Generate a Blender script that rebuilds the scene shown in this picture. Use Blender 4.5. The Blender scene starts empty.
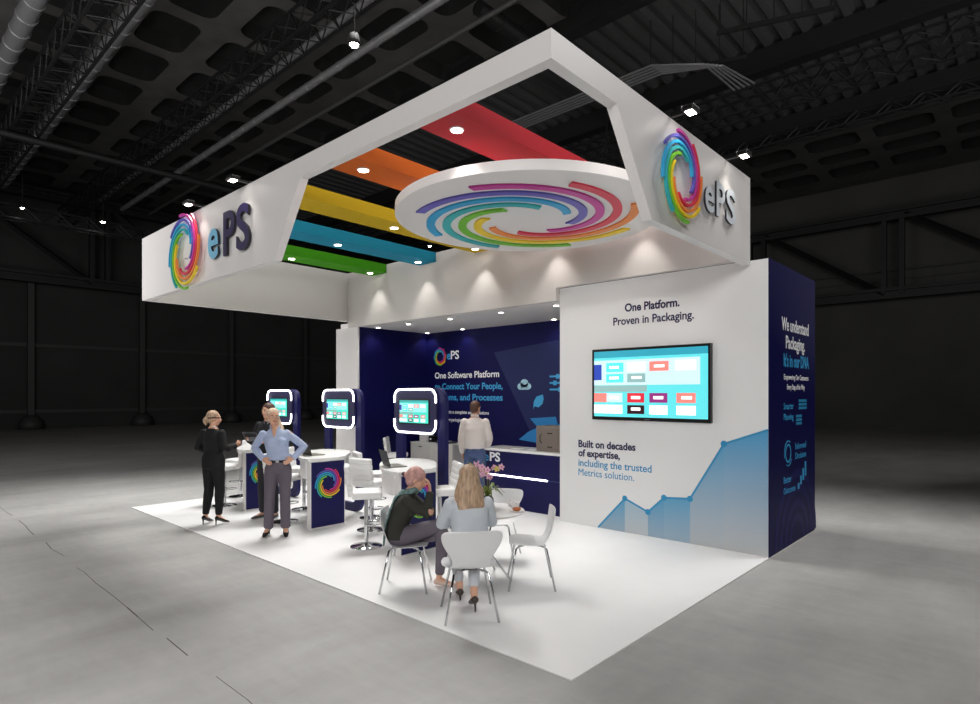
import bpy, bmesh, math, random
from mathutils import Vector, Matrix, Quaternion
random.seed(7)
S = bpy.context.scene
COL = S.collection
V = Vector
PI = math.pi
R = math.radians

# ---------------------------------------------------------------- camera, world, lights, exposure
cam_d = bpy.data.cameras.new('camera'); cam = bpy.data.objects.new('camera', cam_d); COL.objects.link(cam)
cam.location = (2.386, -3.449, 2.0)
cam.rotation_euler = (PI/2, 0, math.atan2(.6758, .7372))
cam_d.sensor_width = 36; cam_d.lens = 594/980*36; cam_d.shift_y = 42/980
cam_d.clip_end = 200
S.camera = cam
S.view_settings.view_transform = 'Standard'; S.view_settings.look = 'None'
S.view_settings.gamma = 1; S.view_settings.use_curve_mapping = False
S.view_settings.exposure = 0.0
w = bpy.data.worlds.new('hall_air'); S.world = w; w.use_nodes = True
w.node_tree.nodes['Background'].inputs[0].default_value = (.75, .8, .9, 1)
w.node_tree.nodes['Background'].inputs[1].default_value = 0.05

def light(name, kind, loc, energy, target=None, color=(1, 1, 1), **kw):
    d = bpy.data.lights.new(name, kind); d.energy = energy; d.color = color
    for k, v in kw.items(): setattr(d, k, v)
    o = bpy.data.objects.new(name, d); COL.objects.link(o); o.location = loc
    if target is not None:
        o.rotation_euler = (V(target)-V(loc)).to_track_quat('-Z', 'Y').to_euler()
    return o
# added fill lights without fixtures, over and before the stand and towards the ceiling
light('added_fill_overhead', 'SPOT', (-8.8, 4.6, 13.0), 15000, (-3.2, -2.2, 0), (1, .985, .96), spot_size=R(88), spot_blend=.4, shadow_soft_size=2.6)
light('added_fill_right', 'SPOT', (3.0, 8.5, 13.0), 4200, (1.0, -1.0, 0), (1, .985, .96), spot_size=R(92), spot_blend=.5, shadow_soft_size=2.6)
light('added_fill_front', 'AREA', (5.5, -11.0, 6.2), 960, (-3.0, 1.0, 2.0), (1, .985, .97), shape='RECTANGLE', size=5, size_y=3)  # added fill behind the camera for the fascia and tower front
light('added_ceiling_fill', 'AREA', (-14, -6, 4.0), 800, (-18, 4, 14), (1, .98, .96), shape='RECTANGLE', size=12, size_y=6)  # added upward fills, here and next, to brighten the ceiling
light('added_ceiling_fill_back', 'AREA', (6, 14, 5.0), 450, (-4, 18, 14), (1, .98, .96), shape='RECTANGLE', size=8, size_y=6)

# ---------------------------------------------------------------- helpers
def lin(h):
    h = h.lstrip('#'); c = [int(h[i:i+2], 16)/255 for i in (0, 2, 4)]
    return tuple(x/12.92 if x <= .04045 else ((x+.055)/1.055)**2.4 for x in c)
MC = {}
def mat(name, col, rough=.5, metal=0, emit=0, noise=0, nscale=6, bump=0, bscale=60, spec=.5, coat=0, stretch=None):
    if name in MC: return MC[name]
    m = bpy.data.materials.new(name); m.use_nodes = True; nt = m.node_tree; b = nt.nodes['Principled BSDF']
    c = lin(col) if isinstance(col, str) else col
    b.inputs['Base Color'].default_value = (*c, 1); b.inputs['Roughness'].default_value = rough
    b.inputs['Metallic'].default_value = metal; b.inputs['Specular IOR Level'].default_value = spec
    if coat: b.inputs['Coat Weight'].default_value = coat
    if emit:
        b.inputs['Emission Color'].default_value = (*c, 1); b.inputs['Emission Strength'].default_value = emit
    tc = nt.nodes.new('ShaderNodeTexCoord')
    if noise:
        n = nt.nodes.new('ShaderNodeTexNoise'); n.inputs['Scale'].default_value = nscale; n.inputs['Detail'].default_value = 6
        if stretch:
            mp = nt.nodes.new('ShaderNodeMapping'); mp.inputs['Scale'].default_value = stretch; nt.links.new(tc.outputs['Object'], mp.inputs[0]); nt.links.new(mp.outputs[0], n.inputs['Vector'])
        else: nt.links.new(tc.outputs['Object'], n.inputs['Vector'])
        r = nt.nodes.new('ShaderNodeMapRange'); r.inputs['From Min'].default_value = .3; r.inputs['From Max'].default_value = .7
        r.inputs['To Min'].default_value = 1-noise; r.inputs['To Max'].default_value = 1+noise
        nt.links.new(n.outputs['Fac'], r.inputs['Value'])
        mx = nt.nodes.new('ShaderNodeVectorMath'); mx.operation = 'SCALE'; mx.inputs[0].default_value = c
        nt.links.new(r.outputs[0], mx.inputs['Scale']); nt.links.new(mx.outputs[0], b.inputs['Base Color'])
    if bump:
        n = nt.nodes.new('ShaderNodeTexNoise'); n.inputs['Scale'].default_value = bscale; n.inputs['Detail'].default_value = 4
        nt.links.new(tc.outputs['Object'], n.inputs['Vector'])
        bp = nt.nodes.new('ShaderNodeBump'); bp.inputs['Strength'].default_value = bump; bp.inputs['Distance'].default_value = .01
        nt.links.new(n.outputs['Fac'], bp.inputs['Height']); nt.links.new(bp.outputs[0], b.inputs['Normal'])
    MC[name] = m
    return m

class MB:
    def __init__(s): s.v = []; s.f = []; s.mi = []
    def face(s, idx, m=0): s.f.append(tuple(idx)); s.mi.append(m)
    def box(s, x0, x1, y0, y1, z0, z1, m=0):
        x0, x1 = min(x0, x1), max(x0, x1); y0, y1 = min(y0, y1), max(y0, y1); z0, z1 = min(z0, z1), max(z0, z1)
        n = len(s.v)
        s.v += [(x0, y0, z0), (x1, y0, z0), (x1, y1, z0), (x0, y1, z0), (x0, y0, z1), (x1, y0, z1), (x1, y1, z1), (x0, y1, z1)]
        for q in ((3, 2, 1, 0), (4, 5, 6, 7), (0, 1, 5, 4), (1, 2, 6, 5), (2, 3, 7, 6), (3, 0, 4, 7)): s.face([n+i for i in q], m)
        return s
    def rbox(s, x0, x1, y0, y1, z0, z1, r, seg=3, mtx=None, m=0):
        bm = bmesh.new(); bmesh.ops.create_cube(bm, size=1)
        for v in bm.verts: v.co = V(((x0+x1)/2+v.co.x*(x1-x0), (y0+y1)/2+v.co.y*(y1-y0), (z0+z1)/2+v.co.z*(z1-z0)))
        bmesh.ops.bevel(bm, geom=bm.edges[:], offset=r, segments=seg, affect='EDGES', profile=.5)
        return s.addbm(bm, mtx, m)
    def addbm(s, bm, mtx=None, m=0):
        n = len(s.v); bm.verts.index_update()
        for v in bm.verts: s.v.append(tuple(mtx @ v.co) if mtx else tuple(v.co))
        for f in bm.faces: s.face([n+v.index for v in f.verts], m)
        bm.free(); return s
    def ell(s, c, r, mtx=None, m=0, u=16, w=10):
        bm = bmesh.new(); bmesh.ops.create_uvsphere(bm, u_segments=u, v_segments=w, radius=1)
        M = Matrix.Translation(V(c)) @ (mtx.to_4x4() if mtx else Matrix.Identity(4)) @ Matrix.Diagonal((*r, 1))
        return s.addbm(bm, M, m)
    def loft(s, pts, rad, side=(1, 0, 0), seg=12, m=0, cap=.5):
        pts = [V(p) for p in pts]; side = V(side); n = len(pts)
        rad = [(a, a) if not isinstance(a, (tuple, list)) else a for a in rad]
        T = []
        for i in range(n):
            a = pts[max(0, i-1)]; b = pts[min(n-1, i+1)]; T.append((b-a).normalized())
        P = list(zip(pts, rad, T))
        if cap:
            p, r, t = P[0]; q = min(r)*cap
            P.insert(0, (p-t*q*.75, (r[0]*.66, r[1]*.66), t)); P.insert(0, (p-t*q, (r[0]*.2, r[1]*.2), t))
            p, r, t = P[-1]; q = min(r)*cap
            P.append((p+t*q*.75, (r[0]*.66, r[1]*.66), t)); P.append((p+t*q, (r[0]*.2, r[1]*.2), t))
        base = len(s.v)
        for p, r, t in P:
            sd = side-t*side.dot(t)
            if sd.length < 1e-4: sd = V((0, 1, 0))-t*t.y
            sd.normalize(); nn = t.cross(sd)
            for k in range(seg):
                a = 2*PI*k/seg; s.v.append(tuple(p+sd*math.cos(a)*r[0]+nn*math.sin(a)*r[1]))
        L = len(P)
        for i in range(L-1):
            for k in range(seg):
                a = base+i*seg+k; b = base+i*seg+(k+1) % seg
                s.face((a, b, b+seg, a+seg), m)
        s.face([base+k for k in range(seg)][::-1], m); s.face([base+(L-1)*seg+k for k in range(seg)], m)
        return s
    def tube(s, pts, r, seg=8, m=0): return s.loft(pts, [r]*len(pts), (.3, .2, .93), seg, m, 0)
    def lathe(s, prof, c=(0, 0, 0), seg=32, m=0):
        base = len(s.v); L = len(prof)
        for r, z in prof:
            for k in range(seg):
                a = 2*PI*k/seg; s.v.append((c[0]+r*math.cos(a), c[1]+r*math.sin(a), c[2]+z))
        for i in range(L-1):
            for k in range(seg):
                a = base+i*seg+k; b = base+i*seg+(k+1) % seg
                s.face((a, b, b+seg, a+seg), m)
        s.face([base+k for k in range(seg)][::-1], m); s.face([base+(L-1)*seg+k for k in range(seg)], m)
        return s
    def prism(s, poly, fr, d0, d1, m=0):
        """polygon (local u,v) on frame fr=(O,U,Vv,N), extruded from d0 to d1 along N"""
        O, U, W, N = fr; n = len(s.v); k = len(poly)
        for d in (d0, d1):
            for a, b in poly: s.v.append(tuple(O+U*a+W*b+N*d))
        ar = sum(poly[i][0]*poly[(i+1) % k][1]-poly[(i+1) % k][0]*poly[i][1] for i in range(k))
        o = list(range(k)) if ar > 0 else list(range(k))[::-1]
        s.face([n+k+i for i in o], m); s.face([n+i for i in o[::-1]], m)
        for i in range(k):
            a, b = o[i], o[(i+1) % k]; s.face((n+a, n+b, n+k+b, n+k+a), m)
        return s
    def build(s, name, mats, parent=None, smooth=False, **kw):
        me = bpy.data.meshes.new(name); me.from_pydata(s.v, [], s.f)
        for mm in (mats if isinstance(mats, (list, tuple)) else [mats]): me.materials.append(mm)
        me.polygons.foreach_set('material_index', s.mi); me.update()
        o = bpy.data.objects.new(name, me); COL.objects.link(o)
        if smooth:
            me.polygons.foreach_set('use_smooth', [True]*len(me.polygons))
            if smooth == 'a':
                me.set_sharp_from_angle(angle=R(40))
        if parent: o.parent = parent
        for k, v in kw.items(): o[k] = v
        return o

def frame(O, U, W): U = V(U).normalized(); W = V(W).normalized(); return (V(O), U, W, U.cross(W))
def tag(o, label, cat, group=None):
    o['label'] = label; o['category'] = cat
    if group: o['group'] = group
    return o
def thing(name, label, cat, loc=(0, 0, 0), rz=0, group=None):
    o = bpy.data.objects.new(name, None); COL.objects.link(o); o.location = loc; o.rotation_euler = (0, 0, rz)
    o.empty_display_size = .1
    return tag(o, label, cat, group)
def struct(o): o['kind'] = 'structure'; return o
def dup(root, loc, rz=0, label=None, group=None):
    c = root.copy(); COL.objects.link(c); c.location = loc; c.rotation_euler = (0, 0, rz)
    if label: c['label'] = label
    if group: c['group'] = group
    def rec(a, b):
        for ch in list(a.children):
            d = ch.copy(); COL.objects.link(d); d.parent = b; d.matrix_parent_inverse = ch.matrix_parent_inverse.copy(); rec(ch, d)
    rec(root, c)
    return c
FONTCACHE = {}
def text(name, body, fr, x, z, h, m, parent, width=None, bold=.02, depth=.002, gap=.0, align='L', kw=None):
    """flat lettering on a wall frame: left edge x, baseline z, capital height h"""
    cu = bpy.data.curves.new(name, 'FONT'); cu.body = body; cu.size = 1; cu.offset = bold; cu.extrude = .5; cu.resolution_u = 4
    cu.space_line = 1
    o = bpy.data.objects.new(name, cu); COL.objects.link(o)
    dg = bpy.context.evaluated_depsgraph_get(); me = bpy.data.meshes.new_from_object(o.evaluated_get(dg))
    bpy.data.objects.remove(o)
    xs = [v.co.x for v in me.vertices]; x0, x1 = min(xs), max(xs)
    sc = h/.70; sx = sc if width is None else width/(x1-x0)
    wd = (x1-x0)*sx
    off = 0 if align == 'L' else -wd/2
    O, U, W, N = fr
    for v in me.vertices:
        c = v.co
        v.co = O+U*(x+off+(c.x-x0)*sx)+W*(z+c.y*sc)+N*(gap+(c.z+.5)*depth)
    me.materials.clear(); me.materials.append(m); me.name = name
    r = bpy.data.objects.new(name, me); COL.objects.link(r); r.parent = parent
    return r

# ---------------------------------------------------------------- materials
WHITE = mat('white_laminate', '#e6e3e2', .45)
CARP = mat('white_carpet', '#e9e8e8', .42, noise=.012, nscale=3)
SOFF = mat('white_soffit', '#dcdad8', .6); HEAD = mat('shaded_white', '#cbc7c4', .6)  # second one: white darkened, shade of header and inner face put into colour
NAVY = mat('navy_print', '#11114a', .5, spec=.12)
NAVYK = mat('navy_board', '#1a194f', .45, spec=.2)
NAVYL = mat('navy_print_pale', '#1d1d5c', .5, spec=.12)
CHROME = mat('chrome', '#c9cacc', .12, 1)
DCHROME = mat('dark_chrome', '#8a8a8d', .2, 1)
LEATH = mat('white_leather', '#ecebea', .4, bump=.1, bscale=90)
SHELL = mat('white_shell', '#e9e9ea', .3)
BLACK = mat('black_plastic', '#0c0c0e', .35)
LED = mat('led_white', '#ffffff', .5, emit=6)
LAMP = mat('lamp_glow', '#fff6ea', .5, emit=14)
HALLLAMP = mat('hall_lamp_glow', '#fffaf0', .5, emit=30)
SKIN = mat('skin_light', '#d9a78c', .5)
PR = {k: mat('stripe_'+k, c, .45) for k, c in dict(magenta='#c8389a', red='#dc2f4c', orange='#f08a3c', yellow='#f2d01f', green='#72c22c', teal='#2fb0b4', blue='#2aa5d8', violet='#6259b8').items()}
ORDER = ['magenta', 'red', 'orange', 'yellow', 'green', 'teal', 'blue', 'violet']

# ---------------------------------------------------------------- the hall
def floor_mat():
    m = bpy.data.materials.new('concrete_floor'); m.use_nodes = True; nt = m.node_tree; b = nt.nodes['Principled BSDF']
    tc = nt.nodes.new('ShaderNodeTexCoord')
    def nz(sc, det, stretch=(1, 1, 1), rot=0):
        mp = nt.nodes.new('ShaderNodeMapping'); mp.inputs['Scale'].default_value = stretch; mp.inputs['Rotation'].default_value = (0, 0, rot)
        nt.links.new(tc.outputs['Object'], mp.inputs[0])
        n = nt.nodes.new('ShaderNodeTexNoise'); n.inputs['Scale'].default_value = sc; n.inputs['Detail'].default_value = det; n.inputs['Roughness'].default_value = .6
        nt.links.new(mp.outputs[0], n.inputs['Vector']); return n
    a = nz(.35, 8); c = nz(1.6, 10, (1, .35, 1), .4); d = nz(9, 4, (.25, 1, 1), 1.0)
    m1 = nt.nodes.new('ShaderNodeMath'); m1.operation = 'ADD'; nt.links.new(a.outputs[0], m1.inputs[0]); nt.links.new(c.outputs[0], m1.inputs[1])
    m2 = nt.nodes.new('ShaderNodeMath'); m2.operation = 'MULTIPLY_ADD'; nt.links.new(d.outputs[0], m2.inputs[0]); m2.inputs[1].default_value = .35; nt.links.new(m1.outputs[0], m2.inputs[2])
    r = nt.nodes.new('ShaderNodeValToRGB'); r.color_ramp.elements[0].position = .75; r.color_ramp.elements[1].position = 1.6/1.2
    e = r.color_ramp.elements; e[0].position = .4; e[0].color = (.305, .299, .293, 1); e[1].position = .6; e[1].color = (.41, .402, .394, 1)
    m3 = nt.nodes.new('ShaderNodeMath'); m3.operation = 'MULTIPLY'; m3.inputs[1].default_value = 1/2.35; nt.links.new(m2.outputs[0], m3.inputs[0])
    nt.links.new(m3.outputs[0], r.inputs[0]); nt.links.new(r.outputs[0], b.inputs['Base Color'])
    b.inputs['Roughness'].default_value = .62; b.inputs['Specular IOR Level'].default_value = .35
    bp = nt.nodes.new('ShaderNodeBump'); bp.inputs['Strength'].default_value = .12; bp.inputs['Distance'].default_value = .01
    nt.links.new(c.outputs[0], bp.inputs['Height']); nt.links.new(bp.outputs[0], b.inputs['Normal'])
    return m
HW = mat('hall_wall_dark', '#383737', .85, noise=.15, nscale=.4)
HWB = mat('hall_wall_grey', '#484746', .85, noise=.15, nscale=.4)
STEEL = mat('dark_steel', '#1a1a1b', .6)
STEELG = mat('grey_steel', '#3c3c3c', .6)
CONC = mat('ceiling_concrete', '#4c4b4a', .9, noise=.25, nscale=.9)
CONCD = mat('coffer_shade', '#1b1b1b', .9, noise=.2, nscale=.7)  # darker copy of the concrete, recess shade put into its colour
CORR = mat('corrugated_metal', '#4a4a4b', .6)
DUCT = mat('duct_metal', '#8d8d90', .4, .5)
FLOOR = floor_mat()
X0, X1, Y0, Y1, ZC = -40, 22, -18, 36, 14.0
struct(MB().box(X0, X1, Y0, Y1, -.3, -.012).build('floor', FLOOR))
struct(MB().box(X0-.4, X0, Y0, Y1, -.3, ZC+1).build('wall_left', HW))
struct(MB().box(X0, X1, Y1, Y1+.4, -.3, ZC+1).build('wall_back', HWB))
struct(MB().box(X1, X1+.4, Y0, Y1, -.3, ZC+1).build('wall_right', HW))
struct(MB().box(X0, X1, Y0-.4, Y0, -.3, ZC+1).build('wall_front', HW))
# dark joint in the slab
jm = MB(); random.seed(3); px = -16.0; py = -1.35
while px < 6:
    nx = px+random.uniform(.25, .6); ny = -1.62-.012*(nx+5)+random.uniform(-.018, .018); wd = random.uniform(.003, .012)
    if random.random() > .18:
        n = len(jm.v); jm.v += [(px, py-wd/2, -.0115), (nx, ny-wd/2, -.0115), (nx, ny+wd/2, -.0115), (px, py+wd/2, -.0115)]; jm.face((n, n+1, n+2, n+3))
    px, py = nx, ny
struct(jm.build('trim_1', mat('joint_dirt', '#4c4a48', .9)))
# ceiling: coffered concrete, a corrugated roof bay, coffered again
def coffers(mb, x0, x1, y0, y1, px, py, z, hd=.55, rib=.6, rad=.4):
    nx = int(round((x1-x0)/px)); ny = int(round((y1-y0)/py)); K = 5
    for i in range(nx):
        for j in range(ny):
            cx = x0+(i+.5)*px; cy = y0+(j+.5)*py; n = len(mb.v); out = []; hole = []; hole2 = []
            hx, hy = px/2-rib/2, py/2-rib/2*(1.0 if j % 2 else 1.6)
            for q in range(4):
                sx, sy = ((1, 1), (-1, 1), (-1, -1), (1, -1))[q]
                for k in range(K+1):
                    a = (q+k/K)*PI/2
                    x = sx*(hx-rad)+rad*math.cos(a); y = sy*(hy-rad)+rad*math.sin(a)
                    hole.append((cx+x, cy+y)); hole2.append((cx+x*.93, cy+y*.93)); 
                    out.append((cx+sx*px/2, cy+sy*py/2))
            L = len(hole)
            for p in out: mb.v.append((*p, z))
            for p in hole: mb.v.append((*p, z))
            for p in hole2: mb.v.append((*p, z+hd))
            for k in range(L):
                k2 = (k+1) % L
                if out[k] != out[k2] or True: mb.face((n+k, n+L+k, n+L+k2, n+k2))
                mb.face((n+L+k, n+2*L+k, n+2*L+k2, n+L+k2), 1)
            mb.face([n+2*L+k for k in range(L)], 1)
cm = MB()
coffers(cm, X0, X1+.0, -17.4, 12.6, 2.82, 2.5, ZC)
coffers(cm, X0, X1+.0, 25.2, 34.2, 2.82, 2.25, ZC)
cm.box(X0, X1, Y0, -17.4, ZC, ZC+.5); cm.box(X0, X1, 34.2, Y1, ZC, ZC+.5)
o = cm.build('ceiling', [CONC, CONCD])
struct(o)
cr = MB(); n0 = 0; y = 12.6; pit = .62; N = int((X1-X0)/pit)
prev = None
for i in range(N+1):
    x = X0+i*pit
    for dx, dz in ((0, .3), (.2, .3), (.3, .5), (.5, .5)):
        if x+dx > X1: break
        cr.v += [(x+dx, 12.6, ZC+dz), (x+dx, 25.2, ZC+dz)]
        if len(cr.v) > 2:
            k = len(cr.v); cr.face((k-4, k-3, k-1, k-2))
struct(cr.build('ceiling', CORR))
bmx = MB()
for yy in (12.4, 18.9, 25.0): bmx.box(X0, X1, yy-.25, yy+.25, ZC-.5, ZC+.3)
struct(bmx.build('trim_2', STEEL))
struct(MB().box(X0, X1, Y0, Y1, ZC+1.1, ZC+1.3).build('trim_3', STEEL))

# left wall framing
def column(x, y, h, label):
    t = thing('steel_column', label, 'column', (x, y, 0), 0, 'columns along the far left hall wall')
    MB().box(-.12, .12, -.15, .15, .5, h).build('shaft', STEELG, t)
    MB().lathe([(.6, 0), (.6, .3), (.5, .55), (.3, .75), (.2, .8)], seg=16).build('footing', STEELG, t, True)
for i, (y, lb) in enumerate([(-8, 'grey steel column on the far left wall, out by the front'), (-2, 'grey steel column on the far left wall, left of the other ones'), (3.8, 'grey steel column on a rounded footing at the left edge of the dark hall'), (9.5, 'grey steel column on a rounded footing left of the woman in black'), (15.2, 'grey steel column on the far wall just behind the woman in black'), (21, 'grey steel column on the far wall behind the first kiosk'), (27, 'grey steel column on the far wall hidden mostly by the stand')]):
    if y > 0 and y < 24: column(X0+.35, y, 8.3, lb)
for z, lb, nm in ((4.8, 'long grey steel rail running half way up the far left wall', 'wall_rail'), (1.0, 'long grey steel rail low on the far left wall', 'wall_rail')):
    tag(MB().box(X0+.02, X0+.17, Y0+.1, Y1-.1, z-.1, z+.1).build(nm, STEELG), lb, 'rail', 'rails on the far left wall')
def truss_chords(mb, p0, p1, w, h, n, r=.05):
    pass
def box_truss(label, p0, p1, w=.6, h=.6, n=30, r=.035, group='lattice trusses under the hall ceiling', m=None):
    p0 = V(p0); p1 = V(p1); d = (p1-p0); L = d.length; t = thing('lattice_truss', label, 'truss', p0, math.atan2(d.y, d.x), group)
    m = m or STEEL
    for sy, sz in ((-1, -1), (1, -1), (-1, 1), (1, 1)):
        MB().box(0, L, sy*w/2-r, sy*w/2+r, sz*h/2-r, sz*h/2+r).build('chord', m, t)
    b = MB(); st = L/n; q = r*.6
    for i in range(n):
        xa, xb = i*st, (i+1)*st
        for s_ in (-1, 1):
            za, zb = (-h/2, h/2) if i % 2 else (h/2, -h/2)
            b.tube([(xa, s_*w/2, za), (xb, s_*w/2, zb)], q, 4)
            b.tube([(xa, -za*w/h, s_*h/2), (xb, -zb*w/h, s_*h/2)], q, 4)
    b.build('lattice', m, t)
    return t
TR = mat('truss_alu', '#2c2c2e', .45, .5)
box_truss('dark lattice truss running along the ceiling at the upper left corner', (-38, .9, 11.6), (-2, .9, 11.6),   .8, .8, 80, m=TR)
box_truss('dark lattice truss running left of the thin pipes above the canopy', (-38, 5.1, 12), (6, 5.1, 12), .7, .7, 100, m=TR)
box_truss('dark lattice truss running across the hall behind the canopy at upper right', (-38, 16.8, 11.6), (20, 16.8, 11.6),   .7, .7, 110, m=TR)
box_truss('long thin lattice truss hung across the far left of the hall', (-33.3, -16, 10.6), (-33.3, 30, 10.6), .6, .6, 70, m=TR)
box_truss('slim lattice truss in the roof bay above the red beam', (-38, 21.1, 11.9), (20, 21.1, 11.9), .4, .4, 120, m=TR)
def pipe(name, label, p0, p1, r, ringr=0, m=DUCT, group='pipes and ducts under the hall ceiling'):
    p0 = V(p0); p1 = V(p1); d = p1-p0; L = d.length; t = thing(name, label, 'pipe', p0, math.atan2(d.y, d.x), group)
    pts, rad = [(0, 0, 0)], [r]; k = .9
    while ringr and k < L-.2:
        for dx, q in ((0, 0), (.01, ringr), (.09, ringr), (.1, 0)): pts.append((k+dx, 0, 0)); rad.append(r+q)
        k += .9
    pts.append((L, 0, 0)); rad.append(r)
    MB().loft(pts, rad, (0, 0, 1), 14, 0, 0).build('pipe_run', m, t, 'a')
    return t
pipe('ventilation_duct', 'fat grey ribbed duct at the far upper left corner of the hall ceiling', (-38, -.15, 12), (0, -.15, 12), .24, .02)
pipe('ventilation_duct', 'grey ribbed duct right of the upper left lattice truss', (-34, 1.72, 12), (0, 1.72, 12), .2, .02)
pipe('ceiling_pipe', 'thin light pipe beside the lattice truss above the canopy', (-34, 5.75, 12.2), (8, 5.75, 12.2), .1, .01)
pipe('ceiling_pipe', 'thin grey pipe, middle of the three above the canopy', (-34, 6.8, 12), (8, 6.8, 12), .12, .01)
pipe('ceiling_pipe', 'thin dark pipe, nearest to the canopy of the three above it', (-34, 8.1, 12), (8, 8.1, 12), .07, .0, STEELG)
pipe('ceiling_pipe', 'dark pipe crossing under the ducts at the upper left', (-23.8, -10, 11.0), (-23.8, 24, 11.0), .13, 0, STEEL)
pipe('ceiling_pipe', 'dark tube running under the roof over the top corner of the canopy', (-9.5, 9, 13.2), (-9.5, 24, 13.2), .22, .04, STEEL)
# cable tray and suspended bars
t = thing('cable_tray', 'bent grey cable tray under the roof at the right of the canopy corner', 'cable tray', (0, 0, 0))
for k in range(5):
    b = MB(); a = k*.16
    b.tube([(-12.5, 13.2+a, 12), (-6.2, 13.2+a, 12), (-5.0+a*.6, 14.2+a*.7, 12), (-4.9+a, 16.4, 12)], .035, 5); b.build('rail', DUCT, t)
for i, (x, y, lb) in enumerate([(-5.6, 15.0, 'dark suspended bar on thin rods above the cable tray'), (-3.0, 14.2, 'dark suspended bar on thin rods at the top edge right of the tray')]):
    t = thing('suspended_bar', lb, 'bar', (x, y, 0), R(20), 'suspended bars')
    MB().box(-1.5, 1.5, -.05, .05, 12.4, 12.52).build('bar', STEEL, t)
    for k in range(5): MB().box(-1.4+k*.7-.015, -1.4+k*.7+.015, -.015, .015, 12.5, ZC+.28).build('rod', STEEL, t)
# steel girder with diagonals, back and left
def girder(label, p0, p1, z0, z1, bay, group):
    p0 = V(p0); p1 = V(p1); d = p1-p0; L = d.length
    t = thing('steel_girder', label, 'girder', p0, math.atan2(d.y, d.x), group)
    for z in (z0, z1):
        MB().box(0, L, -.25, .25, z-.3, z-.12).box(0, L, -.04, .04, z-.3, z+.3).box(0, L, -.25, .25, z+.12, z+.3).build('chord', STEEL, t)
    k = 0; i = 0
    while k+bay <= L+.1:
        MB().box(k-.12, k+.12, -.15, .15, z0, z1).build('post', STEEL, t)
        MB().box(k+.68, k+.92, -.15, .15, z0, z1).build('post', STEEL, t)
        MB().loft([(k+.9, 0, z1), (k+bay, 0, z0)], [(.16, .16)]*2, (0, 1, 0), 4, 0, 0).build('diagonal', STEEL, t)
        k += bay; i += 1
    return t
girder('deep dark steel girder with diagonals along the back wall at right', (-31.6, 34.6, 0), (X1-1.0, 34.6, 0), 7.4, 11.6, 7.0, 'deep girders along the hall walls')
girder('deep dark steel girder with diagonals along the left wall', (-38.6, -16, 0), (-38.6, 33.0, 0), 8.5, 13.2, 7.5, 'deep girders along the hall walls')
t = thing('walkway_railing', 'thin dark railing on the walkway along the back wall', 'railing', (-14, 35.4, 7.7))
MB().box(0, 34, -.03, .03, 1.05, 1.1).box(0, 34, -.02, .02, .55, .58).build('handrail', STEELG, t)
for k in range(17): MB().box(k*2.1-.02, k*2.1+.02, -.02, .02, 0, 1.1).build('post', STEELG, t)
# hall lamps
def hall_lamp(p, label, r=.11, top=14.54):
    t = thing('hall_lamp', label, 'lamp', p, 0, 'bare lamps of the dark hall')
    MB().lathe([(.05, .3), (.12, .28), (.16, .03), (.15, 0), (.11, .26), (.05, .27)], seg=18).build('housing', STEEL, t, True)
    MB().ell((0, 0, .06), (r, r, r)).build('bulb', HALLLAMP, t, True)
    MB().box(-.015, .015, -.015, .015, .3, top-p[2]).build('rod', STEEL, t)
hall_lamp((-10.0, 5.1, 10.6), 'bright lamp glinting among the pipes above the canopy', .11, 11.64)
hall_lamp((-32.2, 5.43, 10.65), 'bright lamp hanging far left beyond the canopy edge', .11, 11.615)
hall_lamp((-32.2, 2.2, 10.6), 'small lamp near the left edge of the hall', .08)
hall_lamp((-9.6, 16.2, 10.4), 'lamp glinting beside the far end of the red beam', .08)
hall_lamp((-24.5, 20.5, 10.9), 'lamp glinting in the gap between blue beam and disc', .1)

# ---------------------------------------------------------------- the stand: floor, walls, canopy
tag(MB().box(-9.38, 0, 0, 6.24, -.012, 0).build('exhibition_floor', CARP), 'glossy white floor of the exhibition stand', 'floor covering')
ZT, ZB = 4.66, 3.6
t = thing('canopy', 'white overhead frame canopy with an open cut corner', 'canopy', (0, 0, 0))
ff = frame((0, .03, 0), (1, 0, 0), (0, 0, 1))
XL, XR, YF, YB, TH = -8.9, -.2, .03, 4.12, .1
MB().prism([(XL, ZB), (-4.296, ZB), (-3.688, 4.44), (XR, 4.44), (XR, ZT), (XL, ZT)], ff, -TH, 0).build('front_fascia', WHITE, t)
fr_ = frame((XR, 0, 0), (0, 1, 0), (0, 0, 1))
MB().prism([(YF+TH, 4.44), (.95, 4.44), (1.57, ZB), (YB, ZB), (YB, ZT), (YF+TH, ZT)], fr_, -TH, 0).build('side_fascia', WHITE, t)
MB().box(XL, XL+TH, YF+TH, YB, ZB, ZT).build('side_fascia', WHITE, t)
MB().box(XL+TH, XL+TH+.004, YF+TH, YB-.02, ZB, ZT-.001).build('inner_shade_sheet', HEAD, t)  # thin sheet added to carry the shaded tone of the inner face
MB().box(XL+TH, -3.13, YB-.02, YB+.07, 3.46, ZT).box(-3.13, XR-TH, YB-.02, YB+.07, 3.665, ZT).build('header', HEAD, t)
t = thing('rear_ceiling', 'low white ceiling of the back area with small downlights', 'ceiling panel')
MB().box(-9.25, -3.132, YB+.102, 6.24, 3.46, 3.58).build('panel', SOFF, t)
t = thing('side_wall', 'left wall of the back area, navy inside with white end column', 'wall')
MB().box(-9.25, -8.42, YB-.02, YB+.02, 0, 3.458).build('end_column', WHITE, t)
MB().box(-9.25, -8.43, YB+.02, 6.24, 0, 3.458).build('core', WHITE, t)
MB().box(-8.43, -8.415, YB+.021, 6.099, 0, 3.458).build('navy_panel', NAVY, t)

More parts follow.
